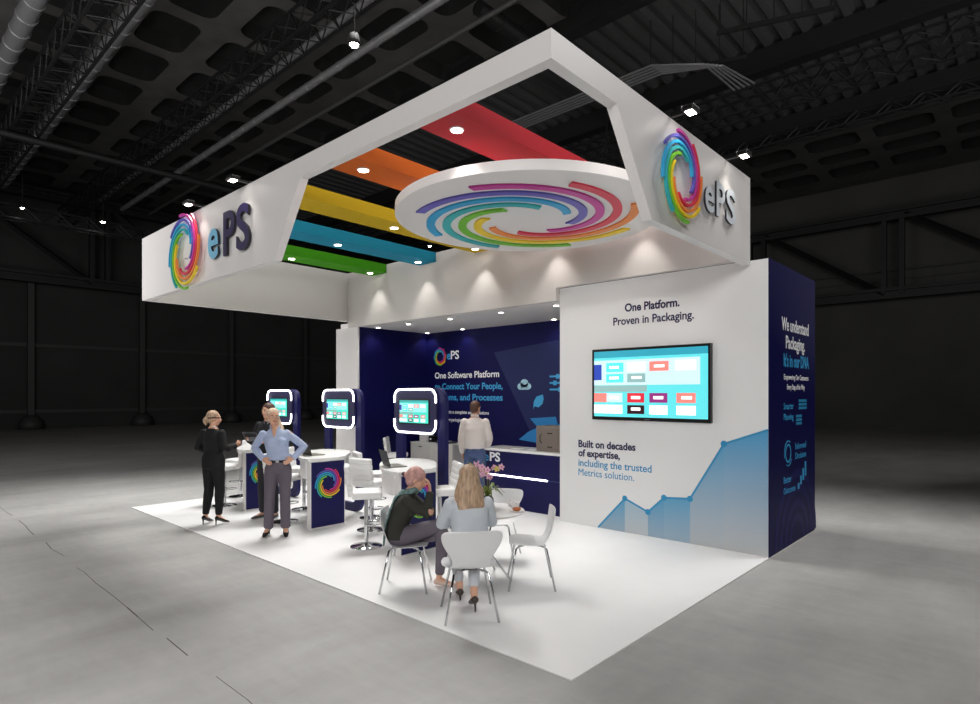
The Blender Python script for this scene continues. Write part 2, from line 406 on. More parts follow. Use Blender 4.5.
# back wall with print
bw = thing('back_wall', 'navy back wall printed with logo, slogan and icons', 'wall')
MB().box(-8.43, -3.132, 6.1, 6.24, 0, 3.458).build('panel', NAVY, bw)
bf = frame((0, 6.1, 0), (1, 0, 0), (0, 0, 1))
TW = mat('print_white', '#f4f4f6', .5); TC = mat('print_cyan', '#36a5dd', .5); TN = mat('print_navy', '#1b1a4b', .5); TB = mat('print_blue', '#2b93c4', .5)
def swirl(parent, fr, cx, cz, r, depth=.02, gap=0, start=105, sweep=180, rin=.47, wid=.085, name='logo_stripe', mats=None, squash=1, soften=0):
    for k, cn in enumerate(ORDER):
        poly_o, poly_i = [], []; n = 30
        for i in range(n+1):
            q = i/n; a = R(start-45*k-sweep*q); ro = r*(1-(1-rin)*q)
            poly_o.append((cx+ro*math.cos(a)*squash, cz+ro*math.sin(a))); poly_i.append((cx+(ro-wid*r)*math.cos(a)*squash, cz+(ro-wid*r)*math.sin(a)))
        b = MB(); O, U, W, N = fr; base = 0
        for (a1, b1), (a2, b2) in zip(poly_o, poly_i):
            for (a_, b_) in ((a1, b1), (a2, b2)):
                for d in (gap, gap+depth): b.v.append(tuple(O+U*a_+W*b_+N*d))
        for i in range(n):
            p = i*4; q = p+4   # outer0 outer1 inner0 inner1
            b.face((p+1, q+1, q+3, p+3)); b.face((p, p+2, q+2, q)); b.face((p, q, q+1, p+1)); b.face((p+2, p+3, q+3, q+2))
        b.face((0, 1, 3, 2)); e = n*4; b.face((e, e+2, e+3, e+1))
        b.build(name, (mats or PR)[cn], parent)
swirl(bw, bf, -7.97, 2.88, .22, .004, .001, rin=.6, wid=.13)
text('logo_lettering', 'e', bf, -7.73, 2.81, .19, TC, bw, .12, gap=.001)
text('logo_lettering', 'PS', bf, -7.6, 2.81, .19, TW, bw, .27, gap=.001, bold=.02)
text('slogan_lettering', 'One Software Platform', bf, -8.15, 2.37, .14, TW, bw, 2.05, gap=.001)
text('slogan_lettering', 'to Connect Your People,', bf, -8.15, 2.11, .14, TC, bw, 2.15, gap=.001)
text('slogan_lettering', 'Systems, and Processes', bf, -8.15, 1.86, .14, TC, bw, 2.15, gap=.001)
text('small_lettering', 'that connects a complete set of solutions', bf, -8.15, 1.55, .075, TW, bw, 1.75, gap=.001, bold=.01)
text('small_lettering', 'for your entire packaging business performance.', bf, -8.15, 1.37, .075, TW, bw, 1.75, gap=.001, bold=.01)
MB().prism([(-6.25, 2.9), (-3.16, 3.2), (-3.16, 1.0), (-4.2, 1.0), (-5.2, 1.15)], bf, .0005, .0015).build('pale_shape', mat('navy_mid', '#1b2457', .5, spec=.25), bw)
MB().prism([(-5.25, 1.5), (-4.6, 1.55), (-4.55, 1.4), (-4.2, 1.45), (-4.2, .9), (-5.0, .9), (-4.98, 1.0), (-5.55, 1.05), (-5.3, 1.22), (-5.05, 1.32)], bf, .0018, .003).build('sky_shape', mat('print_sky', '#1580c4', .5), bw)
b = MB()
for cx, cz, r in ((-5.5, 2.16, .085), (-5.4, 2.22, .105), (-5.3, 2.16, .08)):
    b.prism([(cx+r*math.cos(i*PI/12), cz+r*.85*math.sin(i*PI/12)) for i in range(24)], bf, .002, .004)
b.box(-5.5, -5.3, 6.098, 6.096, 2.09, 2.18); b.build('cloud_icon', mat('print_cloud', '#a9d6ea', .5), bw)
MB().prism([(-5.4+.028*math.cos(i*PI/8), 2.17+.028*math.sin(i*PI/8)) for i in range(16)], bf, .005, .006).build('cloud_mark', NAVY, bw)
b = MB()
for z in (2.35, 2.22, 2.09):
    b.box(-4.75, -4.35, 6.098, 6.095, z-.018, z+.018)
for x, z in ((-4.55, 2.35), (-4.62, 2.22), (-4.5, 2.09)): b.box(x-.04, x+.04, 6.0975, 6.094, z-.045, z+.045)
b.build('sliders_icon', TC, bw)
MB().prism([(-5.17, 1.68), (-5.15, 1.85), (-5.08, 1.95), (-4.92, 1.99), (-4.9, 1.9), (-4.93, 1.8), (-5.03, 1.73), (-5.13, 1.75)], bf, .002, .004).build('leaf_icon', TC, bw)

# tower block
tw = thing('display_tower', 'tall printed block with white front and navy side', 'display wall')
def grad_mat(name, top, bot, z0, z1):
    m = bpy.data.materials.new(name); m.use_nodes = True; nt = m.node_tree; b = nt.nodes['Principled BSDF']; b.inputs['Roughness'].default_value = .5
    tc = nt.nodes.new('ShaderNodeTexCoord'); sp = nt.nodes.new('ShaderNodeSeparateXYZ'); nt.links.new(tc.outputs['Object'], sp.inputs[0])
    mr = nt.nodes.new('ShaderNodeMapRange'); mr.inputs['From Min'].default_value = z0; mr.inputs['From Max'].default_value = z1; nt.links.new(sp.outputs['Z'], mr.inputs['Value'])
    mx = nt.nodes.new('ShaderNodeMix'); mx.data_type = 'RGBA'; mx.inputs['A'].default_value = (*lin(bot), 1); mx.inputs['B'].default_value = (*lin(top), 1)
    nt.links.new(mr.outputs[0], mx.inputs['Factor']); nt.links.new(mx.outputs['Result'], b.inputs['Base Color'])
    return m
MB().box(-3.13, -.012, 4.2, 6.24, 0, 3.66).build('block', mat('white_print', '#ececec', .5), tw)
MB().box(-.012, 0, 4.2, 6.24, 0, 3.66).build('navy_side', NAVY, tw)
tf = frame((0, 4.2, 0), (1, 0, 0), (0, 0, 1))
text('title_lettering', 'One Platform.', tf, -1.98, 3.19, .112, TN, tw, .83, gap=.001, bold=.03)
text('title_lettering', 'Proven in Packaging.', tf, -2.17, 3.005, .112, TN, tw, 1.22, gap=.001, bold=.018)
text('caption_lettering', 'Built on decades', tf, -2.78, 1.19, .105, TN, tw, .97, gap=.001, bold=.03)
text('caption_lettering', 'of expertise,', tf, -2.78, 1.05, .105, TN, tw, .72, gap=.001, bold=.03)
text('caption_lettering', 'including the trusted', tf, -2.78, .9, .105, TB, tw, 1.22, gap=.001, bold=.012)
text('caption_lettering', 'Metrics solution.', tf, -2.78, .755, .105, TB, tw, .95, gap=.001, bold=.0)
GP = [(-2.43, .005), (-1.98, .49), (-1.616, .343), (-1.375, .572), (-1.004, .6), (-.552, 1.36), (-.014, 1.56)]
for i in range(6):
    (xa, za), (xb, zb) = GP[i], GP[i+1]
    strong = i in (0, 2, 3)
    lo = ('#9fb4c4', '#c3c8cc', '#9db3c4', '#a3b8c8', '#bfc3c6', '#c2c4c5')[i]
    MB().prism([(xa, .005), (xb, .005), (xb, zb), (xa, za)] if i else [(xa, .005), (xb, .005), (xb, zb)], tf, .0006, .0014).build('graph_column', grad_mat('graph_fill_%s' % 'abcdef'[i], ('#58a3cc', '#9fbfd2', '#4f9fcb', '#5ba3cb', '#5aa5d0', '#48a0d2')[i], lo, 0, max(za, zb)), tw)
b = MB()
for i in range(6):
    a, c = V(GP[i]), V(GP[i+1]); d = (c-a).normalized(); n_ = V((-d.y, d.x))*.013
    b.prism([tuple(a-n_), tuple(c-n_), tuple(c+n_), tuple(a+n_)], tf, .0016, .003)
b.build('graph_line', TB, tw)
for i in range(1, 6):
    x, z = GP[i]; MB().prism([(x+.042*math.cos(k*PI/10), z+.042*math.sin(k*PI/10)) for k in range(20)], tf, .003, .0045).build('graph_dot', TB, tw)
sf = frame((0, 0, 0), (0, 1, 0), (0, 0, 1))
text('slogan_lettering', 'We understand', sf, 4.68, 2.83, .165, TW, tw, 1.22, gap=.001, bold=.018)
text('slogan_lettering', 'Packaging.', sf, 4.85, 2.6, .165, TW, tw, .86, gap=.001, bold=.018)
text('slogan_lettering', "It's in our DNA", sf, 4.76, 2.36, .165, TC, tw, 1.15, gap=.001, bold=.018)
text('small_lettering', 'Empowering Our Customers', sf, 4.77, 2.19, .07, TW, tw, 1.12, gap=.001, bold=.008)
text('small_lettering', 'Every Step of the Way', sf, 4.9, 2.06, .07, TW, tw, .8, gap=.001, bold=.008)
for ln in (('Smarter', 4.76, 1.8, .42), ('Planning', 4.76, 1.66, .42), ('Informed', 5.27, 1.25, .5), ('Decisions', 5.27, 1.12, .5), ('Better', 4.76, .84, .32), ('Outcomes', 4.76, .7, .5)):
    text('icon_lettering', ln[0], sf, ln[1], ln[2], .085, TC, tw, ln[3], gap=.001, bold=.0)
b = MB()
for (y0, y1, z0, z1) in ((5.42, 5.8, 1.79, 1.93), (5.3, 5.56, 1.58, 1.72)):
    for k in range(3): b.box(.0005, .003, y0, y1, z0+k*.05, z0+k*.05+.035)
b.build('pages_icon', TB, tw)
b = MB(); ring = [(math.cos(k*PI/16), math.sin(k*PI/16)) for k in range(33)]
def arcb(b, fr, cx, cz, r0, r1, a0, a1, d0, d1, n=24):
    P = [(cx+r1*math.cos(R(a0+(a1-a0)*i/n)), cz+r1*math.sin(R(a0+(a1-a0)*i/n))) for i in range(n+1)]
    Q = [(cx+r0*math.cos(R(a0+(a1-a0)*i/n)), cz+r0*math.sin(R(a0+(a1-a0)*i/n))) for i in range(n+1)]
    for i in range(n): b.prism([P[i], P[i+1], Q[i+1], Q[i]], fr, d0, d1)
arcb(b, sf, 4.95, 1.22, .1, .125, 0, 358, .001, .003); arcb(b, sf, 4.95, 1.22, .155, .17, 60, 200, .001, .003); arcb(b, sf, 4.95, 1.22, .155, .17, 240, 330, .001, .003)
b.build('gear_icon', TC, tw)
b = MB()
for k in range(4): b.box(.0005, .003, 5.38+k*.11, 5.45+k*.11, .7+k*.05, .78+k*.09)
b.build('chart_icon', TC, tw)
b = MB()
for r in (.25, .45, .65, .85): 
    n = 24
    for i in range(n):
        a0, a1 = R(0+180*i/n), R(180*(i+1)/n)
        P = [(5.35+rr*math.cos(a), .02+rr*math.sin(a)) for rr, a in ((r, a0), (r+.1, a0), (r+.1, a1), (r, a1))]
        b.prism(P, sf, .0004, .001)
b.build('wave_pattern', NAVYL, tw)

# ---------------------------------------------------------------- coloured beams, disc, lamps
BM = {'green': ('#3f9206', -7.65), 'blue': ('#12809f', -6.15), 'yellow': ('#b89a0c', -4.66), 'orange': ('#c25c10', -3.09), 'red': ('#a80c1e', -1.61)}
for k, (c, x) in BM.items():
    t = thing('ceiling_beam', {'green': 'bright green beam at the far left, nearest the left end of the canopy', 'blue': 'turquoise blue beam between the green one and the yellow one', 'yellow': 'yellow beam between the blue one and the orange one', 'orange': 'orange beam between the yellow one and the red one', 'red': 'red beam behind the open top corner of the canopy'}[k], 'beam', (x, 0, 0), 0, 'coloured beams spanning the canopy')
    MB().box(-.235, .235, YF+TH+.001, YB-.021, 4.485, ZT).build('beam_box', mat('beam_'+k, c, .7, spec=.2), t)
disc = thing('ceiling_disc', 'round white disc hung under the beams with a rainbow swirl', 'ceiling panel', (-2.12, 2.15, 4.1))
MB().lathe([(1.57, 0), (1.59, .01), (1.59, .11), (1.57, .12)], seg=128).build('disc', WHITE, disc, 'a')
for dx, dy in ((-.8, -.8), (.8, -.8), (-.8, .8), (.8, .8)):
    MB().box(dx-.006, dx+.006, dy-.006, dy+.006, .11, .385 if abs(-2.12+dx+3.09) < .23 or abs(-2.12+dx+1.61) < .235 else .3).build('hanger', CHROME, disc)
df = (V((0, 0, 0)), V((.737, .676, 0)), V((.676, -.737, 0)), V((0, 0, -1)))
swirl(disc, df, 0, 0, 1.36, .02, .0005, start=120, sweep=176, rin=.42, wid=.077, name='swirl_stripe')

def downlight(x, y, z, label, group, e=10, r=.055, spot=True, size=R(75)):
    t = thing('downlight', label, 'downlight', (x, y, z), 0, group)
    MB().lathe([(r*1.25, -.0), (r*1.25, -.008), (r*1.05, -.012)], seg=20).build('rim', WHITE, t, 'a')
    MB().lathe([(r, -.012), (r, -.016)], seg=20).build('lens', LAMP, t)
    if spot:
        o = light('downlight_beam', 'SPOT', (0, 0, -.03), e, None, (1, .96, .9), spot_size=size, spot_blend=.6, shadow_soft_size=.04)
        o.parent = t
for k, (c, x) in BM.items():
    for y, pos in ((.45, 'near the front fascia'), (2.12, 'at the middle'), (3.86, 'next to the white header')):
        if k == 'red' and y == 2.12: continue
        if k == 'orange' and y == 2.12: continue
        downlight(x, y, 4.485, 'round downlight under the %s beam %s' % (k, pos), 'downlights under the coloured beams', 30 if y > 3 else 20, size=R(80) if y > 3 else R(90))
SD = [(-8.2, 4.48, 'row nearest the header, first from the left'), (-7.2, 4.5, 'row nearest the header, second from the left'), (-5.95, 4.5, 'row nearest the header, third from the left'), (-4.62, 4.48, 'row nearest the header, fourth from the left'), (-3.4, 4.47, 'row nearest the header, beside the display tower'), (-8.25, 5.95, 'by the navy wall corner'), (-7.05, 5.93, 'by the back wall above the slogan'), (-4.5, 5.9, 'by the back wall above the counter')]
for x, y, lb in SD: downlight(x, y, 3.46, 'small downlight in the low rear ceiling, '+lb, 'downlights in the rear ceiling', 9, .04, size=R(120))

# logo signs
RETURN = mat('letter_return_dark', '#26242c', .5)
def letters(parent, fr, items, m, depth, gap):
    for ch, x, z, h, wd, mm in items:
        o = text('letter', ch, fr, x, z, h, mm or m, parent, wd, .02, depth, gap)
        o.data.materials.append(RETURN)
        for pg in o.data.polygons:
            if abs(pg.normal.dot(fr[3])) < .5: pg.material_index = 1
lg = thing('logo_sign', 'large raised rainbow ring logo with dark letters on the left fascia', 'sign', group='raised logo signs on the canopy')
DK = mat('letter_navy', '#2b2250', .4); LB = mat('letter_blue', '#7fc4e6', .4); LW = mat('letter_white', '#dfe6ee', .4)
fo = frame((0, YF, 0), (1, 0, 0), (0, 0, 1))
swirl(lg, fo, -6.86, 4.1, .585, .03, .06, rin=.5, wid=.058)
letters(lg, fo, [('e', -6.07, 3.87, .58, .33, LB), ('P', -5.58, 3.85, .56, .33, DK), ('S', -5.2, 3.85, .56, .36, DK)], DK, .03, .02)
for x in (-6.9, -6.0, -5.6, -5.2): MB().box(x-.01, x+.01, YF-.04, YF, 4.0, 4.02).build('standoff', CHROME, lg)
lg = thing('logo_sign', 'large raised rainbow ring logo with white letters on the right fascia', 'sign', group='raised logo signs on the canopy')
fo = frame((XR, 0, 0), (0, 1, 0), (0, 0, 1))
swirl(lg, fo, 2.10, 4.12, .45, .03, .04, rin=.5, wid=.062)
letters(lg, fo, [('e', 2.69, 3.955, .38, .24, LW), ('P', 2.99, 3.955, .37, .24, LW), ('S', 3.27, 3.955, .37, .28, LW)], LW, .022, .012)
def fascia_spot(p, rz, label, tgt):
    t = thing('arm_spotlight', label, 'spotlight', p, rz, 'arm spotlights on top of the canopy')
    MB().box(-.02, .02, -.16, .06, -.011, .012).box(-.03, .03, .0, .09, -.011, .02).build('arm', BLACK, t)
    MB().rbox(-.08, .08, -.26, -.14, -.02, .03, .012, 2).build('head', BLACK, t)
    MB().box(-.055, .055, -.235, -.165, -.026, -.02).build('lens', LAMP, t)
    # local target
    o = light('spot_beam', 'SPOT', (0, -.2, -.05), 7, (0, -.05, -.95), (1, .95, .88), spot_size=R(95), spot_blend=.8, shadow_soft_size=.05)
    o.parent = t
for p, rz, lb in [((-6.35, YF, ZT+.0115), 0, 'arm spotlight above the ring of the left logo'), ((-4.95, YF, ZT+.0115), 0, 'arm spotlight above the dark letter S of the left logo'), ((-.2, 1.95, ZT+.0115), PI/2, 'arm spotlight above the ring of the right logo'), ((-.2, 3.35, ZT+.0115), PI/2, 'arm spotlight at the far right end of the canopy')]:
    fascia_spot(p, rz, lb, None)

# ---------------------------------------------------------------- television on the tower
SCRD = mat('screen_dark', '#071017', .15)
def em(name, c, e=1.0): return mat(name, c, .3, emit=e)
SC = [em('scr_teal', '#58c9cf', .9), em('scr_deep', '#2f93a8', .8), em('scr_panel', '#b9d3da', .9), em('scr_white', '#f6fbfb', 1.0), em('scr_cyan', '#52d8ea', .9), em('scr_coral', '#f07a72', .9), em('scr_red', '#c92b3a', .9), em('scr_plum', '#8a2f74', .8), em('scr_black', '#31161c', .6), em('scr_blue', '#2b44a8', .7), em('scr_grey', '#86aaa8', .8)]
SCK = [em('kio_%d' % i, c, .8) for i, c in enumerate(['#3fc9b6', '#2c9c9c', '#8fd8d6', '#e8f6f4', '#45d0d8', '#e08884', '#c04858', '#804070', '#402838', '#2b3498', '#70a8a0'])]
def screen(b, fr, x0, z0, wd, h, d):
    """the menu shown on the screens: two bands of tiles"""
    def q(u0, u1, v0, v1, m, k):
        b.prism([(x0+u0*wd, z0+v0*h), (x0+u1*wd, z0+v0*h), (x0+u1*wd, z0+v1*h), (x0+u0*wd, z0+v1*h)], fr, d+k*.0006, d+k*.0006+.0005, m)
    q(0, 1, 0, 1, 0, 0); q(0, 1, .9, 1, 1, 1); q(0, .94, .48, .86, 2, 1); q(0, .5, .38, .475, 10, 1)
    q(0, .075, .56, .8, 9, 2)
    for u, m in ((.12, 4), (.32, 3), (.52, 5), (.74, 3)): q(u, u+.165, .68, .82, m, 2)
    for u, m in ((.12, 4), (.32, 10)): q(u, u+.165, .52, .65, m, 2)
    for u, m in ((-.03, 5), (.12, 2), (.32, 6), (.52, 7), (.75, 5)): q(max(0, u), u+.155, .22, .36, m, 2)
    for u, m in ((-.03, 3), (.12, 3), (.32, 8), (.52, 3), (.75, 3)): q(max(0, u), u+.155, .05, .18, m, 2)
    for u, v in ((.155, .27), (.355, .27), (.555, .27), (.355, .1), (.79, .27)): q(u, u+.085, v, v+.045, 3, 3)
    for u, v in ((.15, .73), (.56, .73), (.36, .57), (.15, .57)): q(u, u+.09, v, v+.04, 3, 3)
tv = thing('television', 'wide flat television mounted on the white front of the display tower', 'television')
MB().rbox(-2.50, -.695, 4.14, 4.199, 1.62, 2.662, .008, 2).build('casing', BLACK, tv)
tvf = frame((0, 4.14, 0), (1, 0, 0), (0, 0, 1))
b = MB(); screen(b, tvf, -2.46, 1.67, 1.725, .955, .0005); b.build('screen', SC, tv)
MB().box(-1.64, -1.56, 4.1385, 4.14, 1.635, 1.647).build('emblem', mat('silver', '#9a9a9d', .3, .8), tv)

# ---------------------------------------------------------------- reception counter
rc = thing('reception_counter', 'long navy reception counter with a white top and a glowing line', 'counter')
MB().box(-5.05, -3.135, 4.45, 5.0, 0, .985).build('body', NAVYK, rc)
MB().rbox(-5.09, -3.132, 4.42, 5.05, .985, 1.03, .01, 2).build('worktop', mat('glossy_white', '#f3f2ef', .25), rc)
MB().box(-4.9, -3.56, 4.44, 4.4505, .545, .57).build('light_strip', LED, rc)
MB().box(-3.56, -3.135, 4.447, 4.4505, .553, .562).build('trim_line', mat('navy_trim', '#3a4a78', .3), rc)
rf = frame((0, 4.45, 0), (1, 0, 0), (0, 0, 1))
text('logo_lettering', 'e', rf, -4.99, .8, .15, TC, rc, .11, gap=.001, bold=.01)
text('logo_lettering', 'PS', rf, -4.86, .8, .155, TW, rc, .25, gap=.001, bold=.03)
cmx = thing('coffee_machine', 'taupe boxy machine standing on the right end of the reception counter', 'machine', (-3.62, 4.76, 1.03))
CMM = mat('taupe_metal', '#8a7f76', .4)
MB().rbox(-.27, .27, -.2, .2, 0, .43, .015, 2).build('housing', CMM, cmx)
MB().rbox(-.25, .2, -.212, -.2, .03, .4, .004, 1).build('front_door', mat('taupe_door', '#7b7068', .4), cmx)
MB().tube([(-.14, -.212, .14), (-.16, -.235, .17), (-.16, -.235, .27), (-.14, -.212, .3)], .009, 6).build('handle', mat('dark_taupe', '#3c3531', .4), cmx)
MB().box(-.02, .08, -.215, -.211, .3, .32).build('vent', BLACK, cmx); MB().box(-.02, .08, -.215, -.211, .07, .09).build('vent', BLACK, cmx)
for i, (x, y, rz, lb) in enumerate([(-4.35, 4.62, .1, 'white leaflet on the reception counter nearest the man'), (-4.02, 4.64, -.08, 'white leaflet on the reception counter near the coffee machine')]):
    t = MB().box(-.1, .1, -.07, .07, 0, .004).build('leaflet', mat('paper', '#f4f4f2', .6)); t.location = (x, y, 1.031); t.rotation_euler = (0, 0, rz); tag(t, lb, 'leaflet', 'leaflets on the counter')
# white cabinet at the back with small things on it
cb = thing('storage_cabinet', 'low white cabinet against the back wall seen under the third screen', 'cabinet', (-7.55, 5.75, 0))
MB().box(-.7, .7, -.3, .3, .06, .88).box(-.66, .66, -.26, .26, 0, .06).build('body', WHITE, cb)
MB().box(-.71, .71, -.32, .31, .88, .9).build('top', WHITE, cb)
for x0, x1 in ((-.695, -.003), (.003, .695)):
    d = MB().box(x0, x1, -.315, -.301, .08, .87).build('door', mat('cabinet_door', '#d4d1cd', .45), cb)
    MB().box((x0+x1)/2-.06, (x0+x1)/2+.06, -.33, -.315, .8, .815).build('handle', CHROME, d)
t = thing('white_box', 'small white carton on the left end of the white cabinet', 'box', (-8.05, 5.75, .9)); MB().rbox(-.12, .12, -.12, .12, 0, .19, .01, 2).build('carton', WHITE, t)
t = thing('black_case', 'small black case on the white cabinet beside the carton', 'box', (-7.8, 5.75, .9)); MB().rbox(-.08, .08, -.1, .1, 0, .14, .02, 2).build('case', BLACK, t); MB().rbox(-.03, .03, -.105, -.095, .05, .09, .002, 1).build('label_plate', WHITE, t)
t = thing('paper_tray', 'flat paper tray on the middle of the white cabinet', 'tray', (-7.35, 5.72, .9)); MB().box(-.2, .2, -.14, .14, 0, .015).box(-.2, -.19, -.14, .14, 0, .05).box(.19, .2, -.14, .14, 0, .05).build('tray', DCHROME, t); MB().box(-.17, .17, -.12, .12, .016, .04).build('paper', WHITE, t)

# ---------------------------------------------------------------- demo kiosks
def kiosk(x, y, label, group='navy fronted demo counters'):
    t = thing('demo_counter', label, 'counter', (x, y, 0), 0, group)
    # local: front board faces +x, spans y 0..0.58
    MB().rbox(-.09, 0, 0, .6, 0, 1.0, .004, 1).build('board', WHITE, t)
    MB().box(-.005, .006, .018, .582, .02, .985).build('navy_panel', NAVYK, t)
    pf = frame((.006, 0, 0), (0, 1, 0), (0, 0, 1))
    swirl(t, pf, .3, .66, .235, .003, .0005, rin=.48, wid=.085)
    # top and apron: half oval with its flat side on the board
    def outline(g):
        K = [(.03, -.045), (.03, .5), (-.26, .83), (-.6, 1.1), (-.96, 1.17), (-1.25, 1.0), (-1.22, .73), (-1.02, .48), (-.76, .26), (-.42, .05), (-.15, -.045)]
        P = []
        for i in range(1, len(K)):
            p0, p1, p2, p3 = [V(K[j % len(K)]) for j in (i-1, i, i+1, i+2)]
            if i == len(K)-1: break
            for q in range(6):
                u = q/6; P.append(.5*((2*p1)+(p2-p0)*u+(2*p0-5*p1+4*p2-p3)*u*u+(3*p1-p0-3*p2+p3)*u**3))
        P = [V(K[0])]+P+[V(K[-1])]
        c_ = V((-.5, .5)); return [tuple(p+(c_-p).normalized()*g) for p in P]
    tf_ = (V((0, 0, 0)), V((1, 0, 0)), V((0, 1, 0)), V((0, 0, 1)))
    MB().prism(outline(0), tf_, 1.0, 1.045).build('top', mat('kiosk_top', '#efeeec', .25), t)
    MB().prism([(min(x_, -.0905), y_) for x_, y_ in outline(.03)], tf_, .745, .999).build('apron', WHITE, t)
    MB().tube([(-.75, .65, 0), (-.75, .65, .74)], .03, 12).build('leg', CHROME, t)
    return t
k3 = kiosk(-3.34, 1.17, 'navy and white demo counter behind the seated woman in the headscarf')
k2 = dup(k3, (-5.46, 1.2, 0), 0, 'navy and white demo counter right of the woman in the light blue shirt')
k1 = dup(k3, (-7.55, 1.2, 0), 0, 'navy and white demo counter behind the woman in the light blue shirt')
def totem(x, y, label):
    """ring shaped navy stand, screen board in its upper part, facing -y; x is its right edge"""
    t = thing('screen_totem', label, 'screen stand', (x, y, 0), 0, 'navy screen totems with glowing corners')
    H_, rr = 2.09, .2
    def rrect(x0, x1, z0, z1, r, n=8):
        P = []
        for cx, cz, a0 in ((x1-r, z1-r, 0), (x0+r, z1-r, 90), (x0+r, z0+r, 180), (x1-r, z0+r, 270)):
            for i in range(n+1): a = R(a0+90*i/n); P.append((cx+r*math.cos(a), cz+r*math.sin(a)))
        return P
    fr0 = frame((0, 0, 0), (1, 0, 0), (0, 0, 1)); O, U, Wv, N = fr0
    outer = rrect(-1.12, 0, 0, H_, rr); inner = rrect(-.95, -.16, .14, H_-.16, rr-.08)
    b = MB(); n = len(outer)
    for d in (-.04, .03):
        for P in (outer, inner):
            for a, c in P: b.v.append(tuple(O+U*a+Wv*c+N*d))
    for i in range(n):
        j = (i+1) % n
        b.face((i, n+i, n+j, j)); b.face((2*n+i, 2*n+j, 3*n+j, 3*n+i)); b.face((i, j, 2*n+j, 2*n+i)); b.face((n+i, 3*n+i, 3*n+j, n+j))
    b.build('ring_frame', NAVYK, t)
    X0_, X1_, Z0_, Z1_ = -1.12, -.13, 1.4, H_+.0
    MB().prism(rrect(X0_+.01, X1_-.01, Z0_+.01, Z1_-.01, .14), fr0, .031, .07).build('screen_board', mat('board_navy', '#26254f', .45), t)
    MB().prism(rrect(-.99, -.29, 1.545, 1.925, .01, 2), fr0, .0705, .078).build('bezel', BLACK, t)
    b = MB(); screen(b, fr0, -.97, 1.565, .66, .34, .0785); b.build('screen', SCK, t)
    for top in (1, 0):
        pts = []; zt = Z1_-.02 if top else Z0_+.02; sgn = 1 if top else -1; ze = zt-sgn*.2; r_ = .13; xa, xb = X0_+.02, X1_-.02
        pts.append((xa, -.075, ze))
        for i in range(7): a = R(180-90*i/6); pts.append((xa+r_+r_*math.cos(a), -.075, zt-sgn*r_+sgn*r_*math.sin(a)))
        for i in range(7): a = R(90-90*i/6); pts.append((xb-r_+r_*math.cos(a), -.075, zt-sgn*r_+sgn*r_*math.sin(a)))
        pts.append((xb, -.075, ze))
        MB().tube(pts, .014, 8).build('light_tube', LED, t, True)
    return t
t3 = totem(-3.85, 2.43, 'large screen totem behind the seated woman in the headscarf, nearest of the three')
t2 = dup(t3, (-5.95, 2.47, 0), 0, 'screen totem in front of the white column, middle of the three')
t1 = dup(t3, (-8.05, 2.49, 0), 0, 'screen totem behind the two heads at left, farthest of the three')
def laptop(x, y, z, rz, label):
    t = thing('laptop', label, 'laptop', (x, y, z), rz, 'open laptops on the demo counters')
    MB().rbox(-.16, .16, -.11, .11, 0, .016, .005, 2).build('base', mat('laptop_grey', '#8a8880', .4, .5), t)
    MB().box(-.14, .14, -.07, .07, .0165, .018).build('keyboard', mat('keys', '#5b584f', .6), t)
    M_ = Matrix.Translation(V((0, -.115, .012))) @ Matrix.Rotation(R(-18), 4, 'X').inverted()
    l = MB().rbox(-.16, .16, -.008, 0, 0, .22, .003, 1, Matrix.Translation(V((0, -.112, .01))) @ Matrix.Rotation(R(16), 4, 'X')).build('lid', BLACK, t)
    MB().box(-.145, .145, .0005, .0015, .015, .205).build('display', SCRD, l)
    l.children[0].data.transform(Matrix.Translation(V((0, -.112, .01))) @ Matrix.Rotation(R(16), 4, 'X'))
    return t
laptop(-3.85, 1.5, 1.046, R(-20), 'open laptop on the demo counter behind the woman in the headscarf')
laptop(-5.95, 1.55, 1.046, R(-2), 'open laptop on the demo counter right of the woman in the light blue shirt')

# ---------------------------------------------------------------- bar stools
def bar_stool():
    t = thing('bar_stool', 'x', 'bar stool', (0, 0, 0), 0, 'white leather bar stools on chrome pedestals')
    MB().lathe([(.005, .045), (.03, .045), (.06, .03), (.2, .012), (.21, .004), (.21, 0), (0.01, 0)], seg=36).build('base', CHROME, t, 'a')
    MB().tube([(0, 0, .02), (0, 0, .645)], .028, 14).build('column', CHROME, t, 'a')
    pts = [(0, .02, .3)]+[(.13*math.cos(R(a)), .13+.11*math.sin(R(a)), .3) for a in range(200, -41, -20)]+[(0, .02, .3)]
    MB().tube([(.13*math.cos(R(a)), .1+.12*math.sin(R(a)), .3) for a in range(0, 361, 24)], .009, 6).tube([(0, 0, .3), (0, -.02, .3)], .009, 6).tube([(-.13, .1, .3), (0, .0, .3), (.13, .1, .3)], .009, 6).build('footrest', CHROME, t, True)
    MB().rbox(-.2, .2, -.19, .2, .64, .74, .035, 4).build('seat', LEATH, t, True)
    b = MB(); bk = Matrix.Translation(V((0, -.2, .68))) @ Matrix.Rotation(R(8), 4, 'X')
    for i in range(5):
        b.rbox(-.2, .2, -.035, .035, .0+i*.078, .085+i*.078, .022, 3, bk)
    b.build('backrest', LEATH, t, True)
    return t
st0 = bar_stool()
def stool(i, x, y, face, label):
    rz = math.atan2(-face[0], face[1])
    if i == 0:
        st0.location = (x, y, 0); st0.rotation_euler = (0, 0, rz); st0['label'] = label; return st0
    return dup(st0, (x, y, 0), rz, label)
